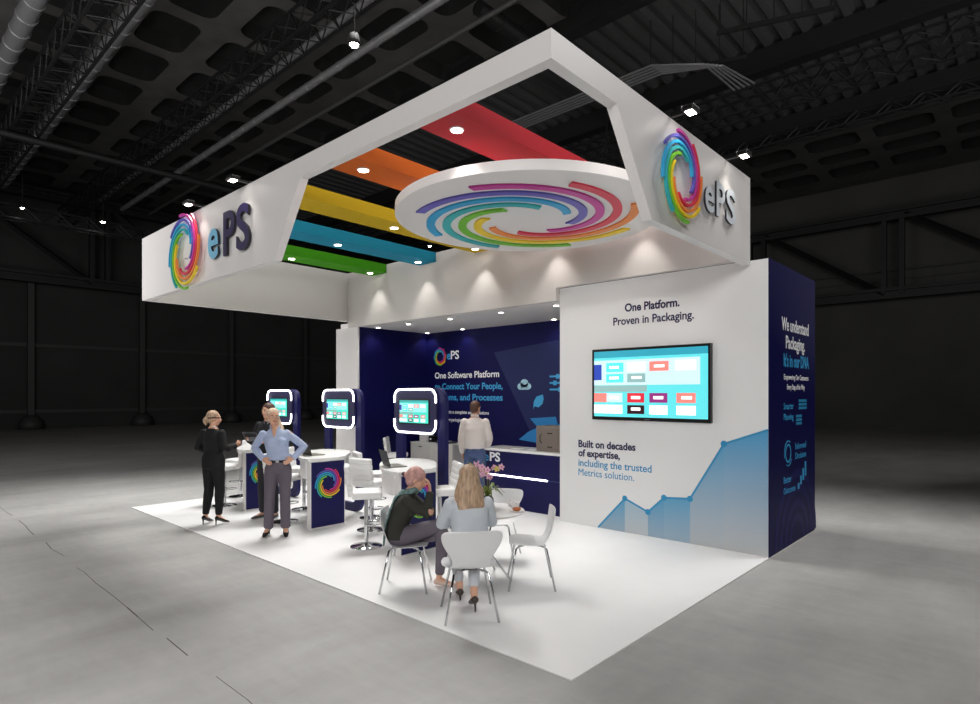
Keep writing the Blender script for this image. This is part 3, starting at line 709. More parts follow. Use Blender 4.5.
ST = [(-4.09, 1.21, (.56, .83), 'white bar stool in front, left of the counter behind the seated women'),
      (-4.83, 1.83, (-.25, .97), 'white bar stool with ribbed back turned to the viewer, left of the nearest screen totem'),
      (-5.52, 2.36, (.35, .93), 'white bar stool beside the middle counter, partly behind the ribbed backrest'),
      (-6.3, 1.25, (.9, .5), 'white bar stool just right of the woman in the light blue shirt'),
      (-6.98, 1.98, (.7, .7), 'white bar stool behind the one just right of the blue shirt woman'),
      (-8.35, 1.2, (.85, .5), 'white bar stool beside the hand of the woman in black'),
      (-9.08, 1.82, (.3, -.95), 'white bar stool at the far left, behind the one next to the woman in black'),
      (-3.55, 2.02, (-.5, -.87), 'white bar stool seen side on, right of the nearest totem post'),
      (-4.0, 2.85, (.57, .82), 'white bar stool half hidden behind the long blonde hair'),
      (-7.7, 4.62, (.74, .67), 'white bar stool by the navy side wall seen behind the laptop')]
for i, (x, y, f_, lb) in enumerate(ST): stool(i, x, y, f_, lb)

# ---------------------------------------------------------------- shell chairs and cafe table
def shell_chair():
    t = thing('shell_chair', 'x', 'chair', (0, 0, 0), 0, 'white shell chairs around the cafe table')
    prof = [(.22, .435, .13), (.215, .45, .17), (.18, .458, .2), (.08, .45, .225), (-.02, .442, .225), (-.1, .444, .2), (-.155, .462, .165), (-.19, .5, .145), (-.212, .56, .16), (-.228, .63, .2), (-.242, .7, .235), (-.252, .76, .245), (-.256, .795, .235), (-.258, .808, .2)]
    b = MB(); nx = 15; L = len(prof)
    for s_ in (0, 1):
        for i, (y, z, hw) in enumerate(prof):
            p = V((0, y, z)); a = V((0, *prof[max(0, i-1)][:2])); c = V((0, *prof[min(L-1, i+1)][:2])); tg = (c-a).normalized(); nn = V((0, -tg.z, tg.y))
            if nn.z < 0 and nn.y < 0: nn = -nn
            for k in range(nx):
                u = -1+2*k/(nx-1)
                cz = .02*u*u if i < 6 else 0; cy = .03*u*u if i >= 6 else 0
                b.v.append((u*hw*1.13, y+cy+nn.y*(-.005 if s_ else .005), z+cz+(nn.z)*(-.005 if s_ else .005)))
    N = L*nx
    for i in range(L-1):
        for k in range(nx-1):
            a = i*nx+k; q = (a, a+1, a+1+nx, a+nx); b.face(q[::-1]); b.face([N+j for j in q])
    ed = [k for k in range(nx)]+[i*nx+nx-1 for i in range(1, L)]+[(L-1)*nx+k for k in range(nx-2, -1, -1)]+[i*nx for i in range(L-2, 0, -1)]
    for i in range(len(ed)):
        a, c = ed[i], ed[(i+1) % len(ed)]; b.face((a, c, N+c, N+a))
    o = b.build('seat_shell', SHELL, t, True)
    bm = bmesh.new(); bm.from_mesh(o.data); bmesh.ops.recalc_face_normals(bm, faces=bm.faces); bm.to_mesh(o.data); bm.free()
    m = o.modifiers.new('sub', 'SUBSURF'); m.levels = 1; m.render_levels = 1
    for sx in (-1, 1):
        for sy in (1, -1):
            MB().tube([(sx*.03, sy*.05, .425), (sx*.13, sy*.13, .425), (sx*.155, sy*.155, .41), (sx*.235, sy*(.235 if sy > 0 else .24), 0)], .0105, 8).build('leg', CHROME, t, True)
    MB().rbox(-.07, .07, -.08, .08, .42, .436, .005, 1).build('mount', DCHROME, t)
    return t
sc0 = shell_chair()
def chair(i, x, y, f_, lb):
    rz = math.atan2(-f_[0], f_[1])
    if i == 0: sc0.location = (x, y, 0); sc0.rotation_euler = (0, 0, rz); sc0['label'] = lb; return
    dup(sc0, (x, y, 0), rz, lb)
chair(0, -1.40, .40, (-.78, .62), 'white shell chair carrying the woman with the long blonde hair')
chair(1, -2.42, .51, (.74, .68), 'white shell chair carrying the woman in the headscarf')
chair(2, -1.52, 1.44, (-.74, -.67), 'empty white shell chair at the right, seen side on')
chair(3, -2.45, 1.98, (.5, -.86), 'empty white shell chair on the far side of the cafe table')
TX, TY = -2.04, 1.27
ct = thing('cafe_table', 'round white cafe table between the shell chairs', 'table', (TX, TY, 0))
MB().lathe([(.01, .715), (.42, .715), (.45, .725), (.45, .735), (.44, .74), (.01, .74)], seg=48).build('table_top', WHITE, ct, 'a')
for a in (20, 110, 200, 290):
    ca, sa = math.cos(R(a)), math.sin(R(a))
    MB().tube([(ca*.13, sa*.13, .714), (ca*.05, sa*.05, .42), (ca*.06, sa*.06, .3), (ca*.33, sa*.33, 0.0)], .011, 8).build('leg', CHROME, ct, True)
MB().tube([(.07*math.cos(R(a)), .07*math.sin(R(a)), .36) for a in range(0, 361, 30)], .008, 6).build('brace_ring', CHROME, ct, True)
cup_b = None
CUPS = [(.08, .36, 'coffee cup at the left end of the row on the cafe table'), (.16, .33, 'coffee cup in the middle of the row on the cafe table'), (.24, .27, 'coffee cup at the right end of the row on the cafe table')]
for i, (dx, dy, lb) in enumerate(CUPS):
    if i == 0:
        t = thing('coffee_cup', 'white '+lb, 'cup', (TX+dx, TY+dy, .74), 0, 'cups on the cafe table')
        MB().lathe([(.005, .0), (.02, 0), (.034, .03), (.038, .065), (.035, .065), (.03, .03), (.005, .012)], seg=20).build('cup', WHITE, t, True)
        MB().lathe([(.005, .052), (.033, .052), (.033, .056), (.005, .056)], seg=16).build('coffee', BLACK, t)
        MB().tube([(.034, 0, .05), (.055, 0, .045), (.055, 0, .025), (.03, 0, .02)], .004, 6).build('handle', BLACK, t, True)
        cup_b = t
    else: dup(cup_b, (TX+dx, TY+dy, .74), i*.7, 'white '+lb)
t = thing('pastry_plate', 'small white plate with a golden pastry at the right edge of the cafe table', 'plate', (TX+.33, TY+.17, .74))
MB().lathe([(.005, 0), (.05, .0), (.085, .012), (.083, .016), (.05, .006), (.005, .006)], seg=24).build('plate', WHITE, t, True)
MB().ell((0, 0, .025), (.05, .03, .022)).ell((.02, .015, .035), (.025, .02, .015)).build('pastry', mat('pastry', '#b5683a', .7), t, True)
# orchid
random.seed(11)
fl = thing('flower_vase', 'dark vase of pink and yellow orchids on the cafe table', 'flowers', (TX-.05, TY+.12, .74))
MB().lathe([(.005, 0), (.05, 0), (.075, .05), (.07, .1), (.05, .13), (.045, .13), (.06, .09), (.005, .02)], seg=24).build('vase', mat('vase_dark', '#3b2a38', .2), fl, True)
b = MB()
for k in range(8):
    a = k*PI/4+.2; pts = [(0, 0, .1), (.05*math.cos(a), .05*math.sin(a), .2), (.12*math.cos(a), .12*math.sin(a), .22+.02*(k % 3)), (.2*math.cos(a), .2*math.sin(a), .15)]
    b.loft(pts, [(.01, .002), (.022, .003), (.02, .003), (.004, .002)], (-math.sin(a), math.cos(a), 0), 6)
b.build('leaves', mat('leaf_green', '#5c6f1e', .5), fl, True, kind='stuff')
PK = mat('petal_pink', '#e9b6cf', .6); PY = mat('petal_yellow', '#e2cf74', .6); PM = mat('petal_heart', '#a03070', .6)
stems = [[(0, 0, .1), (-.06, 0, .32), (-.13, -.04, .46), (-.22, -.1, .5)], [(0, 0, .1), (.02, .02, .3), (.03, .05, .44), (.1, .12, .43)], [(0, 0, .1), (-.02, .03, .3), (-.05, .0, .42), (-.05, -.02, .5)]]
for st_ in stems: MB().tube(st_, .004, 6).build('stem', mat('stem_green', '#7a7a2a', .6), fl, True)
for k in range(17):
    st_ = stems[k % 3]; q = random.uniform(1.3, 3); i = min(2, int(q)); f_ = q-i
    p = V(st_[i]).lerp(V(st_[i+1]), f_)+V((random.uniform(-.04, .04), random.uniform(-.04, .04), random.uniform(-.045, .03)))
    b = MB(); rot = Matrix.Rotation(random.uniform(0, 6), 3, 'Z') @ Matrix.Rotation(R(70), 3, 'X')
    for j in range(5):
        a = j*2*PI/5; d = rot @ V((math.cos(a)*.022, math.sin(a)*.022, 0)); b.ell(p+d, (.02, .014, .005), rot @ Matrix.Rotation(a, 3, 'Z'), 0, 8, 6)
    b.ell(p+rot @ V((0, 0, .004)), (.008, .008, .008), rot, 1, 6, 5)
    b.build('blossom', [PY if k % 4 == 3 else PK, PM], fl, True)
# ---------------------------------------------------------------- people
def remesh(mb, name, m, parent, vox=.008, smooth=4, wr=0):
    me = bpy.data.meshes.new('tmp'); me.from_pydata(mb.v, [], mb.f); me.update()
    bm = bmesh.new(); bm.from_mesh(me); bmesh.ops.recalc_face_normals(bm, faces=bm.faces); bm.to_mesh(me); bm.free()
    o = bpy.data.objects.new('tmp', me); COL.objects.link(o)
    r = o.modifiers.new('r', 'REMESH'); r.mode = 'VOXEL'; r.voxel_size = vox
    if smooth:
        s_ = o.modifiers.new('s', 'SMOOTH'); s_.factor = .5; s_.iterations = smooth
    if wr:
        tx = bpy.data.textures.get('folds') or bpy.data.textures.new('folds', 'CLOUDS'); tx.noise_scale = .09
        d = o.modifiers.new('d', 'DISPLACE'); d.texture = tx; d.strength = wr; d.mid_level = .5; d.texture_coords = 'LOCAL'
    dg = bpy.context.evaluated_depsgraph_get(); nm = bpy.data.meshes.new_from_object(o.evaluated_get(dg))
    bpy.data.objects.remove(o); nm.name = name
    nm.materials.clear(); nm.materials.append(m)
    nm.polygons.foreach_set('use_smooth', [True]*len(nm.polygons))
    r_ = bpy.data.objects.new(name, nm); COL.objects.link(r_); r_.parent = parent
    return r_
def hand(b, wr, d, n, side, curl=.5, s=1.0, spread=.0):
    """wr wrist, d finger direction, n palm normal (fingers curl towards it), side = direction of the thumb"""
    d = V(d).normalized(); n = V(n); n = (n-d*n.dot(d)).normalized(); sd = V(side); sd = (sd-d*sd.dot(d)-n*sd.dot(n)).normalized()
    b.loft([wr-d*.01, wr+d*.03*s, wr+d*.085*s], [(.024*s, .018*s), (.034*s, .014*s), (.038*s, .012*s)], sd, 10)
    for k, (off, ln) in enumerate(((.028, .07), (.010, .078), (-.010, .073), (-.028, .058))):
        p = wr+d*.082*s+sd*off*s; pts = [p-d*.02*s]; dr = d+sd*off*spread*8
        for j, fl_ in enumerate((.42, .33, .25)):
            dr = (dr+n*curl*.75).normalized(); p = p+dr*ln*fl_*s; pts.append(p.copy())
        b.loft(pts, [.0095*s, .009*s, .008*s, .0068*s], sd, 7)
    p = wr+d*.02*s+sd*.026*s; d1 = (d*.7+sd*.75+n*.25).normalized(); d2 = (d+sd*.15+n*.35).normalized()
    b.loft([p-d1*.01, p+d1*.03*s, p+d1*.03*s+d2*.03*s, p+d1*.03*s+d2*.055*s], [.013*s, .0115*s, .010*s, .008*s], n, 7)
def head(b, c, yaw, pitch=0, roll=0, s=1.0):
    """c centre of skull; local +y is forward"""
    M = Matrix.Rotation(yaw, 3, 'Z') @ Matrix.Rotation(pitch, 3, 'X') @ Matrix.Rotation(roll, 3, 'Y')
    P = lambda x, y, z: c+(M @ V((x, y, z)))*s
    b.ell(P(0, -.012, .03), (.074*s, .092*s, .085*s), M)
    b.ell(P(0, .012, -.035), (.058*s, .07*s, .075*s), M)
    b.ell(P(0, .045, -.085), (.03*s, .028*s, .025*s), M)
    b.loft([P(0, .082, .012), P(0, .1, -.02), P(0, .094, -.036)], [.007*s, .0115*s, .012*s], M @ V((1, 0, 0)), 8)
    b.ell(P(0, .08, -.056), (.02*s, .012*s, .008*s), M)
    for x in (-1, 1):
        b.ell(P(x*.073, -.012, -.012), (.009*s, .018*s, .03*s), M, 0, 10, 8)
        b.ell(P(x*.028, .082, .022), (.02*s, .009*s, .006*s), M, 0, 10, 6)
    return M, P
EYEW = mat('eye_white', '#e9e4df', .3); IRIS = mat('iris', '#3a2c22', .3); LIP = mat('lips', '#b0524f', .5); BROW = mat('brow', '#6b4a2e', .8)
def face(parent, M, P, s=1.0, lip=LIP, brow=BROW):
    for x in (-1, 1):
        e = MB().ell(P(x*.028, .078, .006), (.013*s, .008*s, .007*s), M, 0, 10, 8).build('eye', EYEW, parent, True)
        MB().ell(P(x*.028, .0845, .006), (.006*s, .003*s, .006*s), M, 0, 8, 6).build('iris', IRIS, e, True)
        MB().loft([P(x*.014, .089, .022), P(x*.03, .088, .028), P(x*.046, .078, .024)], [.003*s, .0035*s, .002*s], (0, 0, 1), 6).build('eyebrow', brow, parent, True)
    MB().loft([P(-.022, .083, -.054), P(-.008, .0925, -.057), P(.008, .0925, -.057), P(.022, .083, -.054)], [(.002, .003), (.004, .006), (.004, .006), (.002, .003)], (0, 1, 0), 8).build('lips', lip, parent, True)
def V3(x): return V(x)
def limb(b, A, B, C, ra, rb, rc, side=(1, 0, 0), seg=12, bulge=0):
    """two bones A-B-C with tapering radii"""
    A, B, C = V(A), V(B), V(C)
    b.loft([A, A.lerp(B, .3), A.lerp(B, .7), B, B.lerp(C, .28), B.lerp(C, .65), C], [ra, ra*1.0, (ra*.35+rb*.65), rb, rb*(1.0+bulge), (rb*.4+rc*.6), rc], side, seg)
def person(name, label, loc, rz, J, look, female=True):
    """J: joints in local metres, +y forward, +x the figure's right; look: clothing"""
    t = thing(name, label, 'person', loc, rz)
    s = J.get('s', 1.0); J = {k: (V(v) if isinstance(v, tuple) and 'hand' not in k else v) for k, v in J.items()}
    pel, wst, cst, nb, hd = J['pelvis'], J['waist'], J['chest'], J['neck'], J['head']
    shw = .175 if female else .205
    tr = [(.165, .105), (.128 if female else .15, .09 if female else .105), (.15 if female else .175, .11 if female else .12), (.13 if female else .16, .085), (.055, .055)]
    ts = J.get('side', V((1, 0, 0)))
    upn = (nb-cst).normalized()
    tpts = [pel-V((0, 0, .06)), pel+V((0, 0, .04)), wst, cst, nb-upn*.095, nb-upn*.04, nb+upn*.02]
    sw = .155 if female else .185
    trad = [(.15, .1), (.165 if female else .16, .115), tr[1], tr[2], (sw, .08), (sw*.72, .062), (.055, .052)]
    b = MB()
    b.loft(tpts, [(a*.96, c*.94) for a, c in trad], ts, 20)
    b.loft([nb-upn*.03, nb.lerp(hd, .45), hd-V((0, 0, .03))], [.055 if female else .065, .048 if female else .058, .05], ts, 14)
    M, P = head(b, hd, J.get('yaw', 0), J.get('pitch', 0), J.get('roll', 0), J.get('hs', 1.0))
    if female:
        for x in (-1, 1): b.ell(cst+ts*x*.07+V((0, .085, -.01)), (.06, .05, .06))
    ar = (.046, .038, .025) if female else (.055, .045, .03)
    for sd, sg in (('R', 1), ('L', -1)):
        sh, el, wr = J['sh'+sd], J['el'+sd], J['wr'+sd]
        limb(b, sh, el, wr, ar[0], ar[1]*.9, ar[2], (0, 1, 0), 12, .08)
        hd_ = J.get('hand'+sd, ((wr-el).normalized(), V((-sg, 0, 0)), V((0, 1, 0)), .4))
        hand(b, wr, hd_[0], hd_[1], hd_[2], hd_[3], 1.0 if female else 1.1)
    lr = (.082, .055, .036) if female else (.085, .06, .04)
    for sd, sg in (('R', 1), ('L', -1)):
        hp, kn, an = J['hp'+sd], J['kn'+sd], J['an'+sd]
        limb(b, hp, kn, an, lr[0], lr[1], lr[2], (1, 0, 0), 14, .12)
        toe = J['toe'+sd]; hl = J['heel'+sd]
        b.loft([an+V((0, 0, .01)), hl*.55+an*.45+V((0, 0, .0)), hl*.25+toe*.75+V((0, 0, .012)), toe], [(.035, .035), (.033, .038), (.036, .018), (.02, .012)], (1, 0, 0), 10)
    bd = remesh(b, 'body', look.get('skin', SKIN), t, .008, 3)
    if look.get('face', True): face(bd, M, P, J.get('hs', 1.0), brow=look.get('brow', BROW))
    # upper garment
    c = look['top']; g = c.get('puff', .014)
    b = MB(); low = c.get('low', -.02)
    tp = [pel+V((0, 0, low)), pel+V((0, 0, max(.05, low+.07))), wst, cst, nb-upn*.095, nb-upn*.045, nb-upn*.0]
    cr_ = [(tr[0][0]+g, tr[0][1]+g+.012), (.165+g, .115+g), (tr[1][0]+g+c.get('loose', 0), tr[1][1]+g+c.get('loose', 0)), (tr[2][0]+g+.004, tr[2][1]+g), (sw+.014, .08+.014), (sw*.74+.01, .07), (.066, .062)]
    b.loft(tp, cr_, ts, 24, 0, .15)
    if female:
        for x in (-1, 1): b.ell(cst+ts*x*.07+V((0, .088, -.01)), (.068, .056, .068))
    for sd in 'RL':
        sh, el, wr = J['sh'+sd], J['el'+sd], J['wr'+sd]; e = c.get('cuff', .97)
        w2 = el.lerp(wr, e)
        b.ell(sh-V((0, 0, .012)), (ar[0]+g*.6,)*3)
        limb(b, sh-V((0, 0, .015)), el, w2, ar[0]+g*.6, ar[1]+g*.9, ar[2]+g, (0, 1, 0), 14, .03)
    remesh(b, c['name'], c['mat'], t, .01, 5, c.get('wr', .006))
    if c.get('collar'):
        b = MB()
        for x in (-1, 1):
            b.loft([nb+ts*x*.01+V((0, -.065, .035)), nb+ts*x*.065+V((0, -.02, .03)), nb+ts*x*.06+V((0, .035, .01)), nb+ts*x*.028+V((0, .085, -.05))], [(.02, .006), (.022, .006), (.024, .006), (.008, .005)], (0, 0, 1), 8)
        b.build('collar', c['collar'], t, True)
    if look.get('opening'):
        MB().loft([nb+V((0, .062, .0)), nb+V((0, .088, -.05)), nb+V((0, .118, -.12))], [(.04, .012), (.03, .01), (.006, .008)], (1, 0, 0), 10).build('neckline_skin', look.get('skin', SKIN), t, True)
    # trousers
    c = look['bottom']; g = .012
    b = MB()
    b.loft([pel-V((0, 0, .09)), pel-V((0, 0, .03)), pel+V((0, 0, .075))], [(.13, .1), (.163+g, .112+g), (.145+g, .1+g)], ts, 22, 0, .25)
    for sd in 'RL':
        hp, kn, an = J['hp'+sd], J['kn'+sd], J['an'+sd]
        e = kn.lerp(an, c.get('len', .98))
        limb(b, hp, kn, e, lr[0]+g, lr[1]+g+.004, c.get('hem', lr[2]+g+.01), (1, 0, 0), 16, .02)
        b.ell(hp, (lr[0]+g,)*3)
    remesh(b, c['name'], c['mat'], t, .01, 4, .006)
    if look.get('belt'):
        b = MB(); n = 28; pz = pel+V((0, 0, .075))
        for k in range(n+1):
            pass
        pts = [pz+ts*((tr[0][0]-.004+g*.6)*math.cos(2*PI*k/n))+V((0, 1, 0))*((tr[0][1]+.008)*math.sin(2*PI*k/n)) for k in range(n+1)]
        bl = MB().loft(pts, [(.018, .006)]*(n+1), (0, 0, 1), 8, 0, 0).build('belt', look['belt'], t, True)
        MB().rbox(-.022, .022, pz.y+tr[0][1]+.012, pz.y+tr[0][1]+.02, pz.z-.018, pz.z+.018, .003, 1).build('buckle', CHROME, bl)
    # shoes
    for sd in 'RL':
        toe, hl, an = J['toe'+sd], J['heel'+sd], J['an'+sd]; sh_ = look['shoes']
        f_ = (toe-hl); f_ = V((f_.x, f_.y, 0)).normalized() if V((f_.x, f_.y, 0)).length > .01 else V((0, 1, 0))
        sidev = f_.cross(V((0, 0, 1)))
        b = MB()
        b.loft([hl-f_*.012+V((0, 0, .012)), hl.lerp(toe, .3)+V((0, 0, .01)), hl.lerp(toe, .7)+V((0, 0, .004)), toe+f_*.03], [(.034, .034), (.035, .03), (.042, .024), (.024, .014)], sidev, 12)
        if sh_.get('heel'):
            b.loft([hl-f_*.02, V((hl.x, hl.y, J.get('ground', 0)+.004))-f_*.022], [.014, .007], sidev, 8, 0, 0)
        if sh_.get('sole'): b.loft([hl-f_*.02-V((0, 0, .02)), toe+f_*.03-V((0, 0, .004))], [(.036, .012), (.038, .01)], sidev, 10)
        b.build('shoe', sh_['mat'], t, True)
    return t, M, P, bd
def hair_mb(P, M, s=1.0, back=0, vol=1.0):
    b = MB()
    b.ell(P(0, -.022, .047), (.084*s*vol, .096*s*vol, .083*s*vol), M)
    b.ell(P(0, -.05, .0), (.078*s*vol, .066*s*vol, .085*s*vol), M)
    return b
def stand(**k):
    J = dict(pelvis=(0, 0, .95), waist=(0, .005, 1.1), chest=(0, 0, 1.28), neck=(0, -.015, 1.46), head=(0, .015, 1.605),
             shR=(.165, -.01, 1.405), shL=(-.165, -.01, 1.405), hpR=(.085, 0, .9), hpL=(-.085, 0, .9), knR=(.09, .02, .5), knL=(-.09, .02, .5),
             anR=(.095, -.02, .09), anL=(-.095, -.02, .09), toeR=(.105, .14, .02), toeL=(-.105, .14, .02), heelR=(.095, -.05, .035), heelL=(-.095, -.05, .035))
    J.update(k); return J
BLACKC = mat('black_cloth', '#0d0d10', .85, bump=.05, bscale=200); GREYT = mat('grey_trouser', '#665d68', .85, bump=.05, bscale=200)
BLUES = mat('blue_shirt', '#afbddb', .8, bump=.05, bscale=150); WHITES = mat('white_shirt', '#d9d0cb', .8, bump=.05, bscale=150)
DENIM = mat('denim', '#46587f', .85, noise=.15, nscale=30); BLOND = mat('blonde_hair', '#b89b80', .55, noise=.4, nscale=22, stretch=(2.2, 2.2, .25), bump=.5, bscale=60)
BLONDP = mat('pale_blonde_hair', '#dcc3a8', .55, noise=.3, nscale=22, stretch=(2, 2, .3), bump=.5, bscale=60)
BROWNH = mat('brown_hair', '#4c3023', .6, noise=.2, nscale=20, bump=.4, bscale=80)
SHOEB = mat('shoe_black', '#0b0b0c', .25); SHOEG = mat('shoe_grey', '#4d4a49', .6); SKINT = mat('skin_tan', '#c58f74', .5)
def fz(dx, dy): return math.atan2(-dx, dy)
# woman in black, seen from behind
J = stand(anR=(.1, -.0, .14), anL=(-.12, -.03, .14), toeR=(.13, .14, .02), toeL=(-.15, .12, .02), heelR=(.1, -.03, .1), heelL=(-.12, -.06, .1),
          knR=(.095, .03, .53), knL=(-.1, .02, .53), hpR=(.085, 0, .93), hpL=(-.085, 0, .93), pelvis=(0, 0, .97), waist=(0, .005, 1.12), chest=(0, 0, 1.3), neck=(0, -.015, 1.48), head=(.0, .02, 1.625), shR=(.165, -.01, 1.42), shL=(-.165, -.01, 1.42),
          elR=(.225, -.03, 1.16), wrR=(.24, .2, 1.2), elL=(-.26, -.04, 1.17), wrL=(-.17, .16, 1.12), yaw=R(-40), handR=(V((.1, .9, .2)), V((-1, 0, .2)), V((0, 0, 1)), .6))
wb, M, P, bd = person('person', 'woman in a black trouser suit with a blonde bun, seen from behind at the left', (-6.9, .4, 0), fz(-.42, .9), J,
    dict(top=dict(name='jacket', mat=BLACKC, low=-.1, puff=.02), bottom=dict(name='trousers', mat=BLACKC, len=.93, hem=.05), shoes=dict(mat=SHOEB, heel=True)))
b = hair_mb(P, M, .97); b.ell(P(0, -.125, -.03), (.045, .038, .05), M); b.loft([P(0, -.09, .02), P(0, -.13, -.05), P(0, -.12, -.09)], [.04, .035, .02], (1, 0, 0), 10)
remesh(b, 'hair', BLOND, wb, .008, 3)
MB().loft([P(.078, .06, .01), P(.087, -.01, .012), P(.07, -.08, .01), P(0, -.122, .008), P(-.07, -.08, .01), P(-.087, -.01, .012), P(-.078, .06, .01)], [(.008, .004)]*7, (0, 0, 1), 6).build('hair_band', BLACKC, wb, True)
MB().loft([V((.05, -.06, 1.5)), V((.055, .0, 1.5)), V((.04, .055, 1.46))], [(.012, .008)]*3, (0, 0, 1), 6).build('blouse_collar', WHITES, wb, True)
# woman in the light blue shirt, hands on hips
J = stand(anR=(.13, -.02, .13), anL=(-.1, .0, .13), toeR=(.17, .12, .02), toeL=(-.12, .17, .02), heelR=(.13, -.05, .09), heelL=(-.1, -.03, .09),
          pelvis=(0, 0, .98), waist=(0, .005, 1.14), chest=(.02, 0, 1.33), neck=(.045, -.01, 1.52), head=(.065, .02, 1.675), shR=(.205, -.01, 1.445), shL=(-.12, -.01, 1.45), hpR=(.09, 0, .94), hpL=(-.09, 0, .94), knR=(.115, .03, .53), knL=(-.095, .02, .53),
          elR=(.33, -.1, 1.235), wrR=(.19, .07, 1.085), elL=(-.355, -.08, 1.24), wrL=(-.2, .06, 1.085),
          handR=(V((-.6, .55, -.35)), V((-.7, -.6, 0)), V((0, .2, 1)), .25), handL=(V((.6, .55, -.35)), V((.7, -.6, 0)), V((0, .2, 1)), .25), yaw=R(18), hs=1.03)
wb, M, P, bd = person('person', 'woman in a light blue shirt and grey trousers standing with hands on hips', (-5.52, .73, 0), fz(.84, -.55), J,
    dict(top=dict(name='shirt', mat=BLUES, low=.095, puff=.016, collar=BLUES, cuff=.96), bottom=dict(name='trousers', mat=GREYT, hem=.068, len=1.03), belt=SHOEB, shoes=dict(mat=SHOEB, heel=True), opening=True))
b = hair_mb(P, M); b.loft([P(-.06, -.05, .0), P(-.085, -.045, -.08), P(-.11, .0, -.16), P(-.12, .05, -.25), P(-.11, .075, -.32)], [.035, .035, .036, .03, .012], (0, 1, 0), 10)
remesh(b, 'hair', BLONDP, wb, .008, 3)
# man behind her
J = stand(s=1.05, pelvis=(0, 0, 1.0), waist=(0, .005, 1.17), chest=(0, 0, 1.38), neck=(0, -.01, 1.57), head=(0, .02, 1.725), shR=(.18, -.01, 1.5), shL=(-.18, -.01, 1.5), hpR=(.09, 0, .95), hpL=(-.09, 0, .95), knR=(.1, .02, .53), knL=(-.1, .02, .53), anR=(.12, -.02, .1), anL=(-.1, -.02, .1), heelR=(.12, -.06, .04), heelL=(-.1, -.06, .04), toeR=(.15, .17, .03), toeL=(-.12, .17, .03),
          elR=(.27, .0, 1.22), wrR=(.18, .24, 1.27), elL=(-.25, .0, 1.22), wrL=(-.1, .24, 1.24), yaw=R(-12), hs=1.06,
          handR=(V((-.2, .8, .25)), V((-.5, 0, .6)), V((0, .2, 1)), .6), handL=(V((.2, .8, .2)), V((.5, 0, .6)), V((0, .2, 1)), .6))
mb_, M, P, bd = person('person', 'man in a dark suit with a tablet, half hidden behind the woman in light blue', (-6.72, 1.2, 0), fz(.45, -.89), J,
    dict(top=dict(name='jacket', mat=mat('charcoal_cloth', '#1b1b20', .85), low=-.1, puff=.022, collar=mat('grey_shirt', '#86868c', .8)), bottom=dict(name='trousers', mat=mat('charcoal_trouser', '#25242c', .85), hem=.062), shoes=dict(mat=SHOEG, sole=True), opening=False, brow=BROWNH), False)
remesh(hair_mb(P, M, 1.06, 0, 1.0), 'hair', BROWNH, mb_, .008, 3)
tb = thing('tablet', 'grey tablet held by the man in the dark suit', 'tablet', mb_.matrix_basis @ V((.06, .36, 1.33)), fz(.45, -.89))
_M = Matrix.Rotation(R(28), 4, 'X')
MB().rbox(-.13, .13, -.09, .09, 0, .009, .003, 1, _M).build('tablet_body', mat('tablet_grey', '#6b6b70', .35, .5), tb)
MB().box(-.12, .12, -.08, .08, .0092, .0098).build('glass', SCRD, tb); tb.children[1].data.transform(_M)
# man at the reception counter, from behind
J = stand(pelvis=(0, 0, 1.02), waist=(0, .0, 1.2), chest=(0, 0, 1.41), neck=(0, -.01, 1.6), head=(.01, .03, 1.755), shR=(.185, -.01, 1.53), shL=(-.185, -.01, 1.53), hpR=(.095, 0, .97), hpL=(-.095, 0, .97), knR=(.1, .02, .53), knL=(-.1, .02, .53), anR=(.1, -.02, .1), anL=(-.1, -.02, .1), heelR=(.1, -.06, .04), heelL=(-.1, -.06, .04), toeR=(.13, .17, .03), toeL=(-.12, .17, .03),
          elR=(.25, .04, 1.24), wrR=(.2, .25, 1.1), elL=(-.235, -.02, 1.24), wrL=(-.225, .04, 0.99), handR=(V((-.5, .8, -.1)), V((0, 0, -1)), V((-1, 0, 0)), .2), handL=(V((.1, .15, -1)), V((1, 0, 0)), V((0, 1, 0)), .5), yaw=R(-28), hs=1.05)
mb_, M, P, bd = person('person', 'man in a white shirt and jeans seen from behind at the reception counter', (-4.70, 3.90, 0), fz(-.6, .8), J,
    dict(top=dict(name='shirt', mat=WHITES, low=.05, puff=.018, loose=.02, collar=WHITES, wr=.014), bottom=dict(name='jeans', mat=DENIM, hem=.06), belt=SHOEB, shoes=dict(mat=SHOEG, sole=True), skin=SKINT), False)
remesh(hair_mb(P, M, 1.05, 0, .98), 'hair', BROWNH, mb_, .008, 3)
